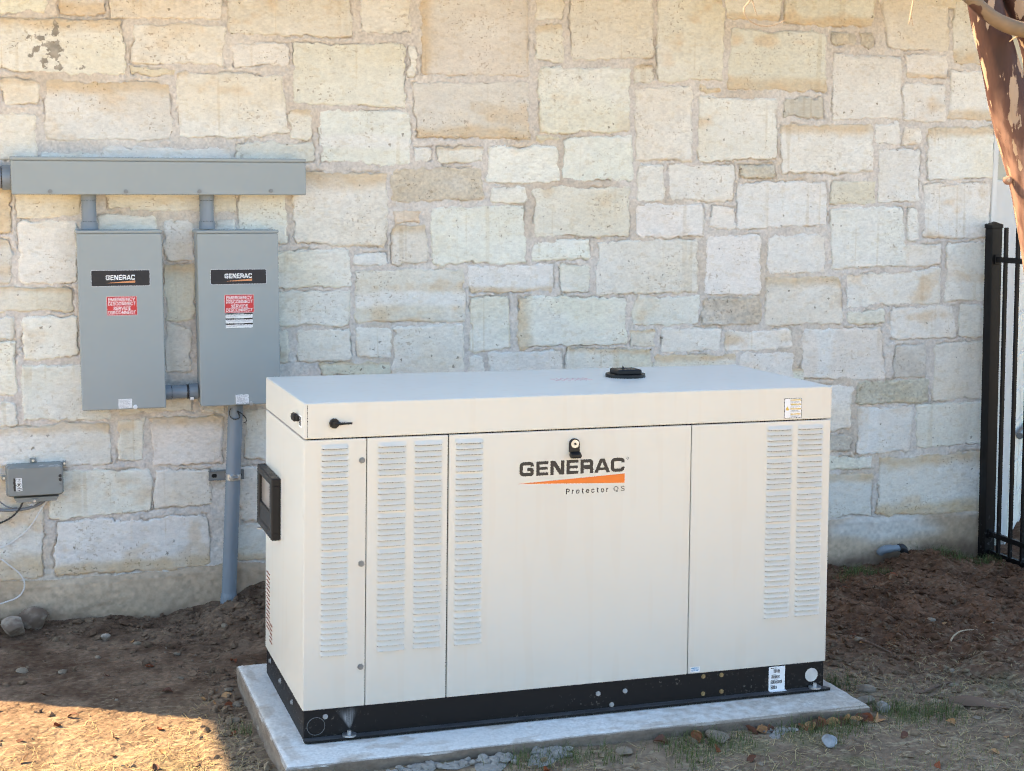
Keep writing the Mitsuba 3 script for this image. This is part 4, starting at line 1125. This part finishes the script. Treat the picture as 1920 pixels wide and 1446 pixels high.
riser = thing('conduit', 'tall grey conduit rising from the dirt to the right switch box', 'conduit')
a, b = V(0.003, -0.062, -0.08), V(0.060, -0.075, 0.990)
put(riser, 'pipe', cyl(a, b, 0.0335, 32), 'mat_pvc', smooth=40)
dv = (b - a) / (b[2] - a[2])
q = lambda z: a + dv * (z - a[2])
put(riser, 'bell_end', tube([q(-0.08), q(0.085), q(0.105), q(0.112)], [0.0385, 0.0385, 0.0355, 0.0335], 32), 'mat_pvc', smooth=40)
put(riser, 'collar', cyl((0.060, -0.075, 0.965), (0.060, -0.075, 0.9955), 0.026, 24), 'mat_zinc_dull', smooth=40)
wire = spline([(0.035, -0.108, 0.975), (0.032, -0.110, 0.935), (0.050, -0.113, 0.925), (0.072, -0.112, 0.935), (0.062, -0.111, 0.960), (0.085, -0.105, 0.945), (0.090, -0.100, 0.905)], 40)
put(riser, 'loose_wire', tube(wire, 0.0022, 6), 'mat_cable_black', smooth=True)
strut = put(riser, 'strut', cat(rbox(-0.063, 0.098, -0.030, -0.026, 0.633, 0.676, 0.001), rbox(-0.063, 0.098, -0.034, -0.008, 0.672, 0.6765, 0.001), rbox(-0.063, 0.098, -0.034, -0.008, 0.6325, 0.637, 0.001)), 'mat_zinc_dull', smooth=25)
put(strut, 'slot', cat(plate(rrect(-0.050, 0.646, -0.026, 0.664, 0.008), -0.0301, 0.0006), plate(rrect(0.062, 0.646, 0.086, 0.664, 0.008), -0.0301, 0.0006)), 'mat_gap')
c = q(0.655)
put(riser, 'clamp', cat(cyl(c + V(0, 0, -0.014), c + V(0, 0, 0.014), 0.0352, 32), rbox(c[0] - 0.020, c[0] - 0.006, c[1] - 0.048, c[1] - 0.030, 0.642, 0.668, 0.002), rbox(c[0] + 0.016, c[0] + 0.030, c[1] - 0.040, c[1] - 0.02, 0.642, 0.668, 0.002)), 'mat_zinc', smooth=40)
put(riser, 'clamp_bolt', cat(cyl(c + V(-0.024, -0.042, 0), c + V(0.026, -0.036, 0), 0.0035, 10), cyl(c + V(-0.012, -0.045, 0), c + V(0.0, -0.043, 0), 0.0075, 6)), 'mat_zinc')

# ---------------------------------------------------------------- telecom box and its cables
tb = thing('telecom_box', 'small weathered grey telephone box low on the wall at left', 'telephone box')


def rsolid(x0, x1, y0, y1, z0, z1, r):
    pts = [(x, y, z) for y, k in ((y0, 0.55), (y0 + r * 0.5, 0.12), (y1, 0.0)) for cx, cz, s in ((x0, z0, 0), (x1, z0, 1), (x1, z1, 2), (x0, z1, 3))
           for ang in np.linspace(0, math.pi / 2, 5)
           for x, z in [((cx + (r if s in (0, 3) else -r)) + (r - k * r * 0.6) * math.cos(ang) * (-1 if s in (0, 3) else 1), (cz + (r if s in (0, 1) else -r)) + (r - k * r * 0.6) * math.sin(ang) * (-1 if s in (0, 1) else 1))]]
    return hull(pts)


put(tb, 'back_plate', rsolid(-0.945, -0.700, -0.050, -0.004, 0.612, 0.757, 0.016), 'mat_telecom', smooth=25)
cvr = put(tb, 'cover', rsolid(-0.938, -0.703, -0.100, -0.051, 0.622, 0.753, 0.018), 'mat_telecom', smooth=25)
put(tb, 'skirt', hull([(x, y, z) for x, z in ((-0.912, 0.612), (-0.724, 0.612), (-0.735, 0.592), (-0.900, 0.592)) for y in (-0.075, -0.006)]), 'mat_telecom')
for x, z, w in ((-0.826, 0.768, 0.014), (-0.826, 0.597, 0.014), (-0.951, 0.696, 0.009), (-0.694, 0.748, 0.007)):
    k = put(tb, 'lug', rbox(x - w, x + w, -0.082 if z < 0.6 else -0.030, -0.004 if z > 0.6 else -0.0755, z - 0.010, z + 0.010, 0.002), 'mat_telecom')
    put(k, 'screw', cyl((x, -0.0305 if z > 0.6 else -0.082, z), (x, -0.034 if z > 0.6 else -0.086, z), 0.0055, 12), 'mat_zinc')
for z in (0.707, 0.690, 0.670):
    put(cvr, 'plug', cyl((-0.716, -0.0995, z), (-0.716, -0.1030, z), 0.0068 if z > 0.68 else 0.005, 16), 'mat_cable_black' if z > 0.68 else 'mat_zinc_dull')
put(cvr, 'hinge', cat(*[rbox(-0.943, -0.936, -0.085, -0.06, z, z + 0.022, 0.002) for z in (0.635, 0.672, 0.709)]), 'mat_telecom')
lb = put(cvr, 'label', plate(sbox(-0.9015, 0.648, -0.876, 0.706), -0.1002, 0.0005), 'mat_white')
put(cvr, 'label_band', plate(sbox(-0.9115, 0.649, -0.9035, 0.705), -0.1002, 0.0005), 'mat_print')
put(lb, 'lettering', text('AT&T', -0.899, -0.8785, 0.6955, 0.0075, -0.1007, 0.0002), 'mat_print')
gl = unary_union([Point(-0.8888, 0.6745).buffer(0.0100).difference(Point(-0.8888, 0.6745).buffer(0.0085)), LineString([(-0.893, 0.670), (-0.884, 0.680)]).buffer(0.0012), LineString([(-0.893, 0.680), (-0.884, 0.670)]).buffer(0.0010), Point(-0.8888, 0.6765).buffer(0.0035)])
put(lb, 'symbol', plate(unary_union([gl, sbox(-0.8995, 0.6885, -0.878, 0.6895), sbox(-0.897, 0.6585, -0.880, 0.6615), sbox(-0.899, 0.6510, -0.879, 0.6545)]), -0.1007, 0.0002), 'mat_print')


def cable(name, label, pts, r, mat):
    k = put('', name, tube(spline(pts, 60), r, 8), mat, smooth=True)
    tag(k, label, 'cable')


cable('cable', 'thin white cable looping down the wall from the telephone box', [(-0.765, -0.055, 0.600), (-0.790, -0.060, 0.570), (-0.835, -0.050, 0.495), (-0.885, -0.040, 0.440), (-0.985, -0.030, 0.382), (-1.060, -0.030, 0.350), (-1.075, -0.035, 0.330), (-1.00, -0.04, 0.345),
                (-0.955, -0.050, 0.320), (-0.905, -0.060, 0.275), (-0.882, -0.062, 0.222), (-0.905, -0.060, 0.170), (-0.960, -0.06, 0.148), (-1.06, -0.06, 0.115), (-1.2, -0.06, 0.06)], 0.0030, 'mat_cable_white')
cable('cable', 'thick grey cable leaving the telephone box to the left', [(-0.770, -0.050, 0.604), (-0.800, -0.050, 0.580), (-0.850, -0.045, 0.560), (-0.930, -0.040, 0.553), (-1.05, -0.03, 0.570), (-1.3, -0.03, 0.60)], 0.0070, 'mat_cable_grey')
cable('cable', 'black cable sagging from the telephone box to the left edge', [(-0.872, -0.050, 0.604), (-0.885, -0.052, 0.570), (-0.925, -0.050, 0.525), (-0.985, -0.045, 0.497), (-1.06, -0.04, 0.485), (-1.3, -0.03, 0.52)], 0.0042, 'mat_cable_black')
cable('cable', 'thin dark cable curving in from the left edge above the grey cable', [(-0.90, -0.040, 0.563), (-0.955, -0.045, 0.580), (-0.985, -0.045, 0.612), (-1.03, -0.04, 0.66), (-1.2, -0.03, 0.70)], 0.0030, 'mat_cable_grey')
wt = put('', 'wire_bundle', cat(*[tube(spline([(-0.868 + 0.010 * i, -0.06, 0.602), (-0.860 + 0.012 * i, -0.070, 0.588), (-0.845 + 0.004 * i, -0.072, 0.576), (-0.835, -0.068, 0.590), (-0.838, -0.06, 0.603)], 20), 0.0020, 6) for i in range(4)]), 'mat_cable_white', smooth=True)
tag(wt, 'bundle of short white wires under the telephone box', 'wire')

# drain pipe stub, low on the wall at right
pp = thing('pipe_elbow', 'short grey pipe with elbows low on the wall by the fence', 'pipe')
put(pp, 'elbow', tube(spline([(3.470, -0.045, 0.040), (3.482, -0.062, 0.058), (3.505, -0.070, 0.064), (3.520, -0.070, 0.064)], 12), 0.0215, 18), 'mat_pvc', smooth=40)
put(pp, 'pipe', cyl((3.515, -0.070, 0.064), (3.575, -0.070, 0.064), 0.0175, 20), 'mat_pvc', smooth=40)
put(pp, 'black_elbow', tube(spline([(3.568, -0.070, 0.064), (3.590, -0.070, 0.062), (3.602, -0.070, 0.045), (3.603, -0.070, -0.02)], 14), 0.0215, 18), 'mat_cable_black', smooth=40)
put(pp, 'tag', rbox(3.606, 3.616, -0.093, -0.089, 0.010, 0.032, 0.001), 'mat_white')

# ---------------------------------------------------------------- tree at the right edge
tree = thing('crape_myrtle_tree', 'smooth cinnamon barked tree trunk leaning at the right edge', 'tree')
TY = -2.6


def w3(px, pz, r, dy=0.0):
    return (px, TY + dy, pz, r)


def limb(pts, n, sides=28, amp=0.05, seed=0):
    S = spline(np.array(pts), n)
    m = tube(S[:, :3], np.maximum(S[:, 3], 0.0012), sides)
    if amp:
        v = np.array(m.vertices)
        k = np.repeat(np.arange(len(S)), sides)
        c = S[k, :3]
        d = v[:len(k)] - c
        v[:len(k)] = c + d * (1 + amp * 2 * (fb(v[:len(k), 0] * 9, v[:len(k), 2] * 4, v[:len(k), 1] * 9, 3, 70 + seed) - 0.5))[:, None]
        m = trimesh.Trimesh(v, m.faces, process=False)
    return m


TRUNK = [(2.72, -2.6, -0.15, 0.115), (2.71, -2.6, 0.1, 0.105), (2.682, -2.6, 0.951, 0.1012), (2.576, -2.6, 1.333, 0.0904), (2.493, -2.6, 1.593, 0.0821), (2.462, -2.6, 1.757, 0.0816), (2.423, -2.6, 1.901, 0.0812), (2.386, -2.6, 2.026, 0.0825), (2.341, -2.6, 2.149, 0.0838), (2.297, -2.6, 2.236, 0.0745), (2.256, -2.6, 2.339, 0.0635), (2.226, -2.6, 2.425, 0.058), (2.2, -2.6, 2.493, 0.0561), (2.173, -2.6, 2.577, 0.0541), (2.129, -2.6, 2.728, 0.0503), (2.094, -2.6, 2.91, 0.0448), (2.111, -2.6, 3.176, 0.0377), (2.039, -2.6, 3.431, 0.0271), (1.948, -2.6, 3.709, 0.0134)]
LIMB2 = [(2.375, -2.6, 2.079, 0.0537), (2.401, -2.6, 2.212, 0.059), (2.415, -2.6, 2.309, 0.0607), (2.404, -2.6, 2.396, 0.0587), (2.369, -2.6, 2.482, 0.0567), (2.324, -2.6, 2.549, 0.0547), (2.292, -2.6, 2.599, 0.0527), (2.246, -2.6, 2.717, 0.0489), (2.226, -2.6, 2.918, 0.0434), (2.291, -2.6, 3.223, 0.0311), (2.353, -2.6, 3.591, 0.0138)]
BR = [(2.481, -2.65, 2.507, 0.0283), (2.293, -2.76, 2.473, 0.0256), (2.193, -2.8, 2.461, 0.0236), (2.128, -2.8, 2.472, 0.0235), (2.074, -2.8, 2.491, 0.0226), (2.022, -2.8, 2.522, 0.0216), (1.971, -2.8, 2.559, 0.0207), (1.881, -2.8, 2.638, 0.0181), (1.745, -2.8, 2.727, 0.0146), (1.486, -2.8, 2.759, 0.0112), (1.327, -2.8, 2.704, 0.0071), (1.228, -2.8, 2.607, 0.0047)]
TW1 = [(1.327, -2.8, 2.704, 0.0047), (1.242, -2.8, 2.577, 0.0035), (1.216, -2.8, 2.507, 0.0025), (1.201, -2.8, 2.49, 0.0022), (1.21, -2.8, 2.465, 0.0021), (1.249, -2.8, 2.443, 0.0019), (1.299, -2.8, 2.444, 0.0017), (1.338, -2.8, 2.461, 0.0013)]
TW2 = [(1.229, -2.8, 2.561, 0.0025), (1.23, -2.8, 2.512, 0.0019), (1.245, -2.8, 2.47, 0.0011)]
TW3 = [(1.783, -2.8, 2.705, 0.0041), (1.784, -2.8, 2.602, 0.0033), (1.775, -2.8, 2.53, 0.0026), (1.768, -2.8, 2.486, 0.0023), (1.763, -2.8, 2.464, 0.0013)]
TW4 = [(1.769, -2.8, 2.493, 0.002), (1.778, -2.8, 2.461, 0.001)]
TW5 = [(2.193, -2.8, 2.453, 0.0042), (2.169, -2.78, 2.441, 0.0024), (2.16, -2.76, 2.429, 0.0014)]
KNOT = [(2.301, -2.6, 1.993, 0.0143), (2.286, -2.6, 1.995, 0.0125), (2.278, -2.6, 2.0, 0.0036)]

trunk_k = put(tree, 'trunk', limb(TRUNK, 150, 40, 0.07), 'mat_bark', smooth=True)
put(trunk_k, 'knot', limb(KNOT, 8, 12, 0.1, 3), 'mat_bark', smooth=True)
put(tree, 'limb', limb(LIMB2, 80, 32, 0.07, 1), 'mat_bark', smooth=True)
br_k = put(tree, 'branch', limb(BR, 90, 24, 0.06, 2), 'mat_limb', smooth=True)
# leafless upper boughs with clusters of dry leaves and seed heads, above the picture (CROWN)
rc = np.random.default_rng(51)
lv, lf = [], []
for k in range(11):
    c = V(2.0, -3.0, 3.5) + rc.normal(0, 1, 3) * V(0.5, 0.3, 0.3)
    c[2] = max(c[2], 2.98)
    st = V(*[(2.18, -2.6, 3.0), (2.2, -2.6, 2.9), (1.9, -2.8, 2.85)][k % 3])
    mid = (st + c) / 2 + rc.normal(0, 0.06, 3)
    put(tree, 'bough', limb([(*st, 0.012), (*mid, 0.008), (*c, 0.004), (*(c + (c - mid) * 0.6), 0.0015)], 16, 7, 0.0), 'mat_limb', smooth=True)
    for j in range(230):
        o = c + rc.normal(0, 0.13, 3)
        o[2] = max(o[2], 2.92)
        L = rc.uniform(0.02, 0.045)
        a, b = rc.normal(size=3), rc.normal(size=3)
        a /= np.linalg.norm(a)
        b = b - (b @ a) * a
        b *= 0.45 * L / np.linalg.norm(b)
        n0 = len(lv)
        lv += [o - a * L, o + b * L, o + a * L, o - b * L]
        lf += [[n0, n0 + 1, n0 + 2], [n0, n0 + 2, n0 + 3]]
put(tree, 'crown', trimesh.Trimesh(np.array(lv), np.array(lf), process=False), 'mat_leaf_tan')
for P_ in (TW1, TW2, TW3, TW4, TW5):
    put(tree, 'twig', limb(P_, 26, 8, 0.0), 'mat_twig', smooth=True)



# ---------------------------------------------------------------- litter on the ground
def gz(x, y):
    return float(ground_z(np.array([x]), np.array([y]))[0])


def rock(r, seed, flat=0.7, sub=2, elong=1.3):
    m = trimesh.creation.icosphere(subdivisions=sub, radius=1.0)
    v = np.array(m.vertices)
    rr = np.random.default_rng(seed)
    for _ in range(9):                                            # plane cuts make broken faces
        nrm = rr.normal(size=3)
        nrm /= np.linalg.norm(nrm)
        d = v @ nrm
        c = rr.uniform(0.55, 0.85)
        v -= np.outer(np.maximum(d - c, 0), nrm)
    v *= (1 + (0.16 if sub < 3 else 0.9) * (fb(v[:, 0] * (2 if sub < 3 else 3) + seed, v[:, 1] * (2 if sub < 3 else 3), v[:, 2] * 2, 4, seed % 97) - 0.5))[:, None]
    v *= V(elong, 1, flat) * r
    a = rr.uniform(0, 6.28)
    R = V(math.cos(a), -math.sin(a), 0, math.sin(a), math.cos(a), 0, 0, 0, 1).reshape(3, 3)
    return trimesh.Trimesh(v @ R.T, m.faces, process=False)


def lay(name, m, mat, x, y, label, catg, group=None, sink=0.3, smooth=35, z=None):
    k = key('', name)
    h = m.bounds[1, 2] - m.bounds[0, 2]
    put('', name, m, mat, smooth, trans(x, y, (gz(x, y) if z is None else z) - m.bounds[0, 2] - sink * h))
    tag(k, label, catg, group)
    return k


lay('rubble_stone', rock(0.066, 5, 0.75, 2, 1.35), 'mat_rubble', -0.935, -0.150, 'broken grey rubble stone against the wall at left edge, front one', 'rock', sink=0.15)
lay('rubble_stone', rock(0.066, 8, 0.95, 2, 1.1), 'mat_rubble', -0.850, -0.085, 'broken whitish rubble stone against the wall at left, rear one', 'rock', sink=0.15)
lay('rubble_stone', rock(0.024, 12, 0.8, 2, 1.0), 'mat_rubble', -0.555, -0.305, 'small pale broken stone on the dirt right of the rubble stones', 'rock', sink=0.2)
lay('blue_stone', rock(0.030, 21, 0.75, 2, 1.15), 'mat_bluestone', 1.767, -2.455, 'bluish grey stone on the dirt in front of the slab', 'rock', sink=0.1)
lay('grey_stone', rock(0.034, 23, 0.7, 2, 1.2), 'mat_slurry', 2.150, -2.190, 'grey stone beside the right front corner of the slab', 'rock', sink=0.2)
lay('pale_stone', rock(0.040, 27, 0.55, 2, 1.5), 'mat_pebble', 2.14, -2.07, 'pale stone against the right side of the slab', 'rock', sink=0.3)
lay('pale_stone', rock(0.042, 31, 0.55, 2, 1.5), 'mat_pebble', 1.416, -2.290, 'large pale stone half sunk in grass at the slab edge', 'rock', sink=0.35)
lay('pale_stone', rock(0.030, 33, 0.5, 2, 1.4), 'mat_pebble', 1.045, -2.330, 'cream stone in front of the slab near the bottom edge', 'rock', sink=0.3)
lay('pale_stone', rock(0.036, 35, 0.6, 2, 1.4), 'mat_pebble', 2.25, -1.89, 'cream stone on the dirt right of the slab', 'rock', sink=0.35)
for i, (x, y, r) in enumerate(((-0.43, -0.42, .018), (-0.28, -0.60, .016), (-0.60, -0.55, .014), (-0.75, -0.72, .020), (-0.14, -1.15, .018), (-0.13, -1.32, .020), (-0.90, -0.66, .025), (-0.16, -1.50, .022),
                               (-0.30, -0.95, .012), (-0.05, -0.35, .017), (2.55, -1.35, .020), (2.75, -1.75, .018), (3.05, -1.15, .022), (2.45, -2.35, .016), (3.3, -1.5, .020), (2.9, -2.2, .022), (1.45, -2.55, .012), (2.25, -2.25, .014), (2.62, -1.95, .018), (0.8, -2.42, .015))):
    lay('pebble', rock(r, 100 + i, 0.6, 1, 1.3), 'mat_pebble', x, y, 'small pale pebble lying loose on the dirt', 'pebble', 'loose pebbles on the dirt', sink=0.3)

# cement slurry lumps along the slab's front foot
for i, (x, y, r) in enumerate(((0.34, -2.285, .050), (0.585, -2.285, .055), (0.785, -2.285, .060), (1.66, -2.295, .036), (0.46, -2.285, .035))):
    rr = np.random.default_rng(700 + i)
    bits = [rock(r * rr.uniform(0.12, 0.42), 720 + 40 * i + j, 0.7, 1, 1.3).apply_translation((rr.normal(0, 0.75 * r), rr.normal(0, 0.28 * r), rr.uniform(0, 0.16) * r)) for j in range(26)]
    bits.append(rock(r, 777 + i, 0.14, 2, 2.2).apply_translation((0, 0, -0.02 * r)))
    lay('cement_lump', cat(*bits), 'mat_slurry', x, y, ('crusty grey cement lump at the front foot of the slab, leftmost one', 'crusty grey cement lump at the slab foot, left of the largest one', 'largest crusty grey cement lump at the front foot of the slab', 'small pale cement lump among leaves at the slab foot, rightmost one', 'smallest grey cement lump at the slab foot near the left')[i], 'cement', 'cement lumps along the slab', sink=0.35)


def leaf(L, w, seed):
    r = np.random.default_rng(seed)
    u = np.linspace(0, 1, 7)
    half = w * np.sin(np.pi * np.clip(u, 0.02, 0.98)) ** 0.7 * (1 - 0.25 * u)
    curl, bend = r.uniform(0.2, 0.9), r.uniform(-0.8, 0.8)
    v = []
    for k, h in zip(u, half):
        for s in (-1, -0.5, 0, 0.5, 1):
            v.append((k * L - L / 2, s * h, abs(s) ** 1.6 * h * curl + bend * L * (k - 0.5) ** 2 + 0.10 * h * r.normal()))
    v = np.array(v)
    ii = np.arange(35).reshape(7, 5)
    f = np.stack([ii[:-1, :-1], ii[:-1, 1:], ii[1:, 1:], ii[1:, :-1]], -1).reshape(-1, 4)
    R = Rotation.from_euler('xyz', [r.uniform(-0.9, 0.9), r.uniform(-0.7, 0.7), r.uniform(0, 6.28)]).as_matrix()
    v = v @ R.T
    tri = np.vstack([f[:, [0, 1, 2]], f[:, [0, 2, 3]]])
    return trimesh.Trimesh(v, tri, process=False)


LM = ('mat_leaf_rust', 'mat_leaf_tan', 'mat_leaf_brown')
r7 = np.random.default_rng(17)
spots = [(x, -2.275 - 0.02 * r7.random()) for x in (1.33, 1.35, 1.55, 1.58, 1.60, 1.63, 1.76, 1.79, 1.81, 1.84, 1.88, 1.91, 1.94, 1.97, 2.00, 2.03, 2.07, 1.20, 1.83, 1.95, 1.99)]
for i, (x, y) in enumerate(spots):
    lay('fallen_leaf', leaf(0.055, 0.022, 300 + i), LM[(i * 7) % 3 if i not in (3, 12) else 1], x, y, 'curled russet fallen leaf lying against the front of the slab', 'leaf', 'fallen leaves along the slab front', sink=0.1, smooth=True)
for i in range(46):
    x, y = (r7.uniform(-1.0, 0.0), r7.uniform(-1.9, -0.25)) if i % 2 else (r7.uniform(0.2, 3.6), r7.uniform(-2.75, -2.33))
    if i % 7 == 0: x, y = r7.uniform(2.3, 3.8), r7.uniform(-1.9, -0.4)
    lay('scattered_leaf', leaf(r7.uniform(0.03, 0.05), 0.014, 400 + i), LM[i % 3], x, y, 'small dry leaf lying on the open dirt', 'leaf', 'scattered dry leaves on the dirt', sink=0.1, smooth=True)


def twig_on_ground(pts, r, label, mat='mat_dead_wood'):
    P = spline([(x, y, gz(x, y) + r * 0.7 + (0.004 if i % 2 else 0)) for i, (x, y) in enumerate(pts)], 14)
    k = put('', 'twig', tube(P, np.linspace(r, r * 0.4, 14), 7), mat, smooth=True)
    tag(k, label, 'twig')


twig_on_ground([(2.42, -2.02), (2.52, -1.98), (2.62, -1.92), (2.72, -1.90)], 0.006, 'dark twig on the dirt right of the slab, nearest the bark strip')
twig_on_ground([(2.55, -1.35), (2.58, -1.48), (2.62, -1.58)], 0.007, 'short thick twig on the red dirt right of the generator')
twig_on_ground([(2.95, -1.45), (3.05, -1.38), (3.15, -1.36)], 0.005, 'bent pale twig on the dirt near the right edge', 'mat_twig')
twig_on_ground([(1.28, -2.62), (1.36, -2.60), (1.45, -2.61)], 0.004, 'thin dry twig at the bottom edge below the slab', 'mat_twig')
twig_on_ground([(-0.14, -1.02), (-0.05, -0.97)], 0.004, 'short twig on the dirt left of the slab')
twig_on_ground([(3.22, -0.10), (3.28, -0.14), (3.38, -0.14)], 0.006, 'dark twig by the pipe elbow at the wall')
# a curled strip of shed bark
bp = []
for k in np.linspace(0, 1, 14):
    x, y = 2.46 + 0.15 * k, -2.15 - 0.17 * k
    w = 0.030 * (1 - 0.55 * k) * math.sin(math.pi * min(max(k, 0.04), 0.97)) ** 0.6
    for s in np.linspace(-1, 1, 7):
        bp.append((x + 0.3 * w * s, y + w * s, gz(x, y) + 0.008 + 0.034 * (1 - s * s) * (0.5 + 0.5 * math.sin(5 * k)) + 0.012 * k))
bp = np.array(bp)
ii = np.arange(98).reshape(14, 7)
fq = np.stack([ii[:-1, :-1], ii[:-1, 1:], ii[1:, 1:], ii[1:, :-1]], -1).reshape(-1, 4)
scene['mat_bark_strip'] = two(principled((0.17, 0.115, 0.085), 0.8, spec=0.2))
tag(put('', 'bark_strip', (bp, fq), 'mat_bark_strip', smooth=True), 'curled strip of dry brown bark on the dirt at right', 'bark')


# crumbs of soil, straw and blades of grass: beyond counting
def scatter(n, seed, dens):
    r = np.random.default_rng(seed)
    out = []
    while len(out) < n:
        x, y = r.uniform(-1.3, 4.3, 4000), r.uniform(-3.0, -0.03, 4000)
        k = r.random(4000) < dens(x, y)
        ins = (x > -0.12) & (x < 2.09) & (y > -2.262) & (y < -1.08)
        k &= ~ins
        out += list(zip(x[k], y[k]))
    return np.array(out[:n]), r


def crumbs(n, seed, dens, lo, hi):
    base = trimesh.creation.icosphere(subdivisions=0, radius=1.0)
    P, r = scatter(n, seed, dens)
    z = ground_z(P[:, 0], P[:, 1])
    vs, fs = [], []
    bv = np.array(base.vertices)
    size = lo + (hi - lo) * r.random(n) ** 5
    for i in range(n):
        v = bv * (1 + 0.9 * (r.random((len(bv), 1)) - 0.5)) * size[i] * r.uniform(0.5, 1.4, 3) * (1, 1, 0.7)
        q_ = r.uniform(0, 6.28)
        v = v @ V(math.cos(q_), -math.sin(q_), 0, math.sin(q_), math.cos(q_), 0, 0, 0, 1).reshape(3, 3)
        vs.append(v + V(P[i, 0], P[i, 1], z[i] + 0.25 * size[i]))
        fs.append(base.faces + i * len(bv))
    return trimesh.Trimesh(np.vstack(vs), np.vstack(fs), process=False)


dens_soil = lambda x, y: np.clip(np.clip((x - 2.1) / 0.4, 0, 1) * 0.7 * np.clip((y + 2.6) / 0.8, 0.15, 1) + np.exp(-((x - 0.05) ** 2 / 0.25 + (y + 0.25) ** 2 / 0.08)) + 0.55 * np.exp(-(y + 0.1) ** 2 / 0.02) + 0.8 * np.exp(-((x + 0.17) ** 2 / 0.006)) * (y < -0.9) + 0.05, 0, 1) * np.where((x < -0.25) & (y < -0.9), 0.25, 1.0)
put('', 'soil_crumbs', crumbs(14000, 31, dens_soil, 0.0025, 0.021), 'mat_soil', smooth=False)
tag('soil_crumbs', 'loose crumbs and clods of brown soil', 'soil', kind='stuff')
dens_g = lambda x, y: np.clip(0.25 * (y < -2.2) + np.exp(-((x + 0.17) ** 2 / 0.008)) * (y < -0.6) + 0.10, 0, 1)
put('', 'gravel', crumbs(900, 33, dens_g, 0.003, 0.008), 'mat_pebble', smooth=False)
tag('gravel', 'tiny pale stones strewn in the dirt', 'gravel', kind='stuff')


def blades(n, seed, dens, L0, L1, width, flat):
    P, r = scatter(n, seed, dens)
    z = ground_z(P[:, 0], P[:, 1])
    a = r.uniform(0, 2 * np.pi, n)
    L = r.uniform(L0, L1, n)
    lean_ = r.uniform(0.5, 1.0, n) if flat else r.uniform(0.15, 0.8, n)
    vs, fs = [], []
    for i in range(n):
        d = V(math.cos(a[i]), math.sin(a[i]), 0)
        s = V(-d[1], d[0], 0) * width * r.uniform(0.6, 1.2)
        up = 0.10 if flat else 1.0
        b = V(P[i, 0], P[i, 1], z[i] + (0.003 if flat else -0.003))
        pts = []
        for k in (0, 0.35, 0.7, 1.0):
            hgt = L[i] * (k - 0.45 * lean_[i] * k * k) * up + (0.004 * math.sin(k * 5 + i) if flat else 0)
            c = b + d * L[i] * (k if flat else lean_[i] * k * k * 0.8) + V(0, 0, hgt) + (V(-d[1], d[0], 0) * 0.25 * L[i] * k * k * (r.random() - 0.5))
            w = s * (1 - 0.85 * k if not flat else 1 - 0.5 * k)
            pts += [c - w, c + w]
        o = i * 8
        vs += pts
        for j in range(3):
            fs += [[o + 2 * j, o + 2 * j + 1, o + 2 * j + 3], [o + 2 * j, o + 2 * j + 3, o + 2 * j + 2]]
    return trimesh.Trimesh(np.array(vs), np.array(fs), process=False)


def tufts(cs):
    return lambda x, y: np.clip(sum(np.exp(-((x - cx) ** 2 + (y - cy) ** 2) / r ** 2) for cx, cy, r in cs), 0, 1)


green = [(0.02, -2.29, .05), (0.70, -2.33, .07), (0.83, -2.32, .07), (0.95, -2.35, .06), (1.24, -2.33, .06), (1.35, -2.32, .06), (1.45, -2.35, .07), (1.70, -2.31, .06), (1.82, -2.31, .09), (1.93, -2.33, .06), (2.13, -2.20, .06), (2.22, -2.26, .09), (2.36, -2.27, .08), (1.25, -2.45, .07),
         (2.2, -1.80, .07), (3.80, -0.16, .10), (3.95, -0.22, .10), (3.22, -0.30, .08), (3.14, -0.30, .06), (3.26, -0.36, .06), (-0.14, -1.62, .05), (4.8, 0.6, .3)]
put('', 'grass', blades(3200, 41, tufts(green), 0.02, 0.075, 0.0014, False), 'mat_grass_green')
tag('grass', 'thin green grass growing along the slab and by the fence', 'grass', kind='stuff')
dry_d = lambda x, y: np.clip(np.clip((-1.25 - y) / 0.5, 0, 1) * (0.35 + 0.65 * (fb(x * 3, y * 3, 0, 2, 77) > 0.5)) * np.where(x < 0, 1.0, 0.55), 0, 1)
put('', 'dry_grass', blades(5200, 43, dry_d, 0.025, 0.075, 0.0013, True), 'mat_grass_dry')
tag('dry_grass', 'dry yellow grass and straw strewn on the dirt', 'grass', kind='stuff')
put('', 'weeds', blades(2600, 45, lambda x, y: np.clip(np.clip((-1.75 - y) / 0.5, 0, 1) * (fb(x * 2.5, y * 2.5, 0, 3, 79) > 0.53), 0, 1), 0.015, 0.045, 0.0015, False), 'mat_grass_olive')
tag('weeds', 'short olive weeds in the dirt along the bottom edge', 'weeds', kind='stuff')
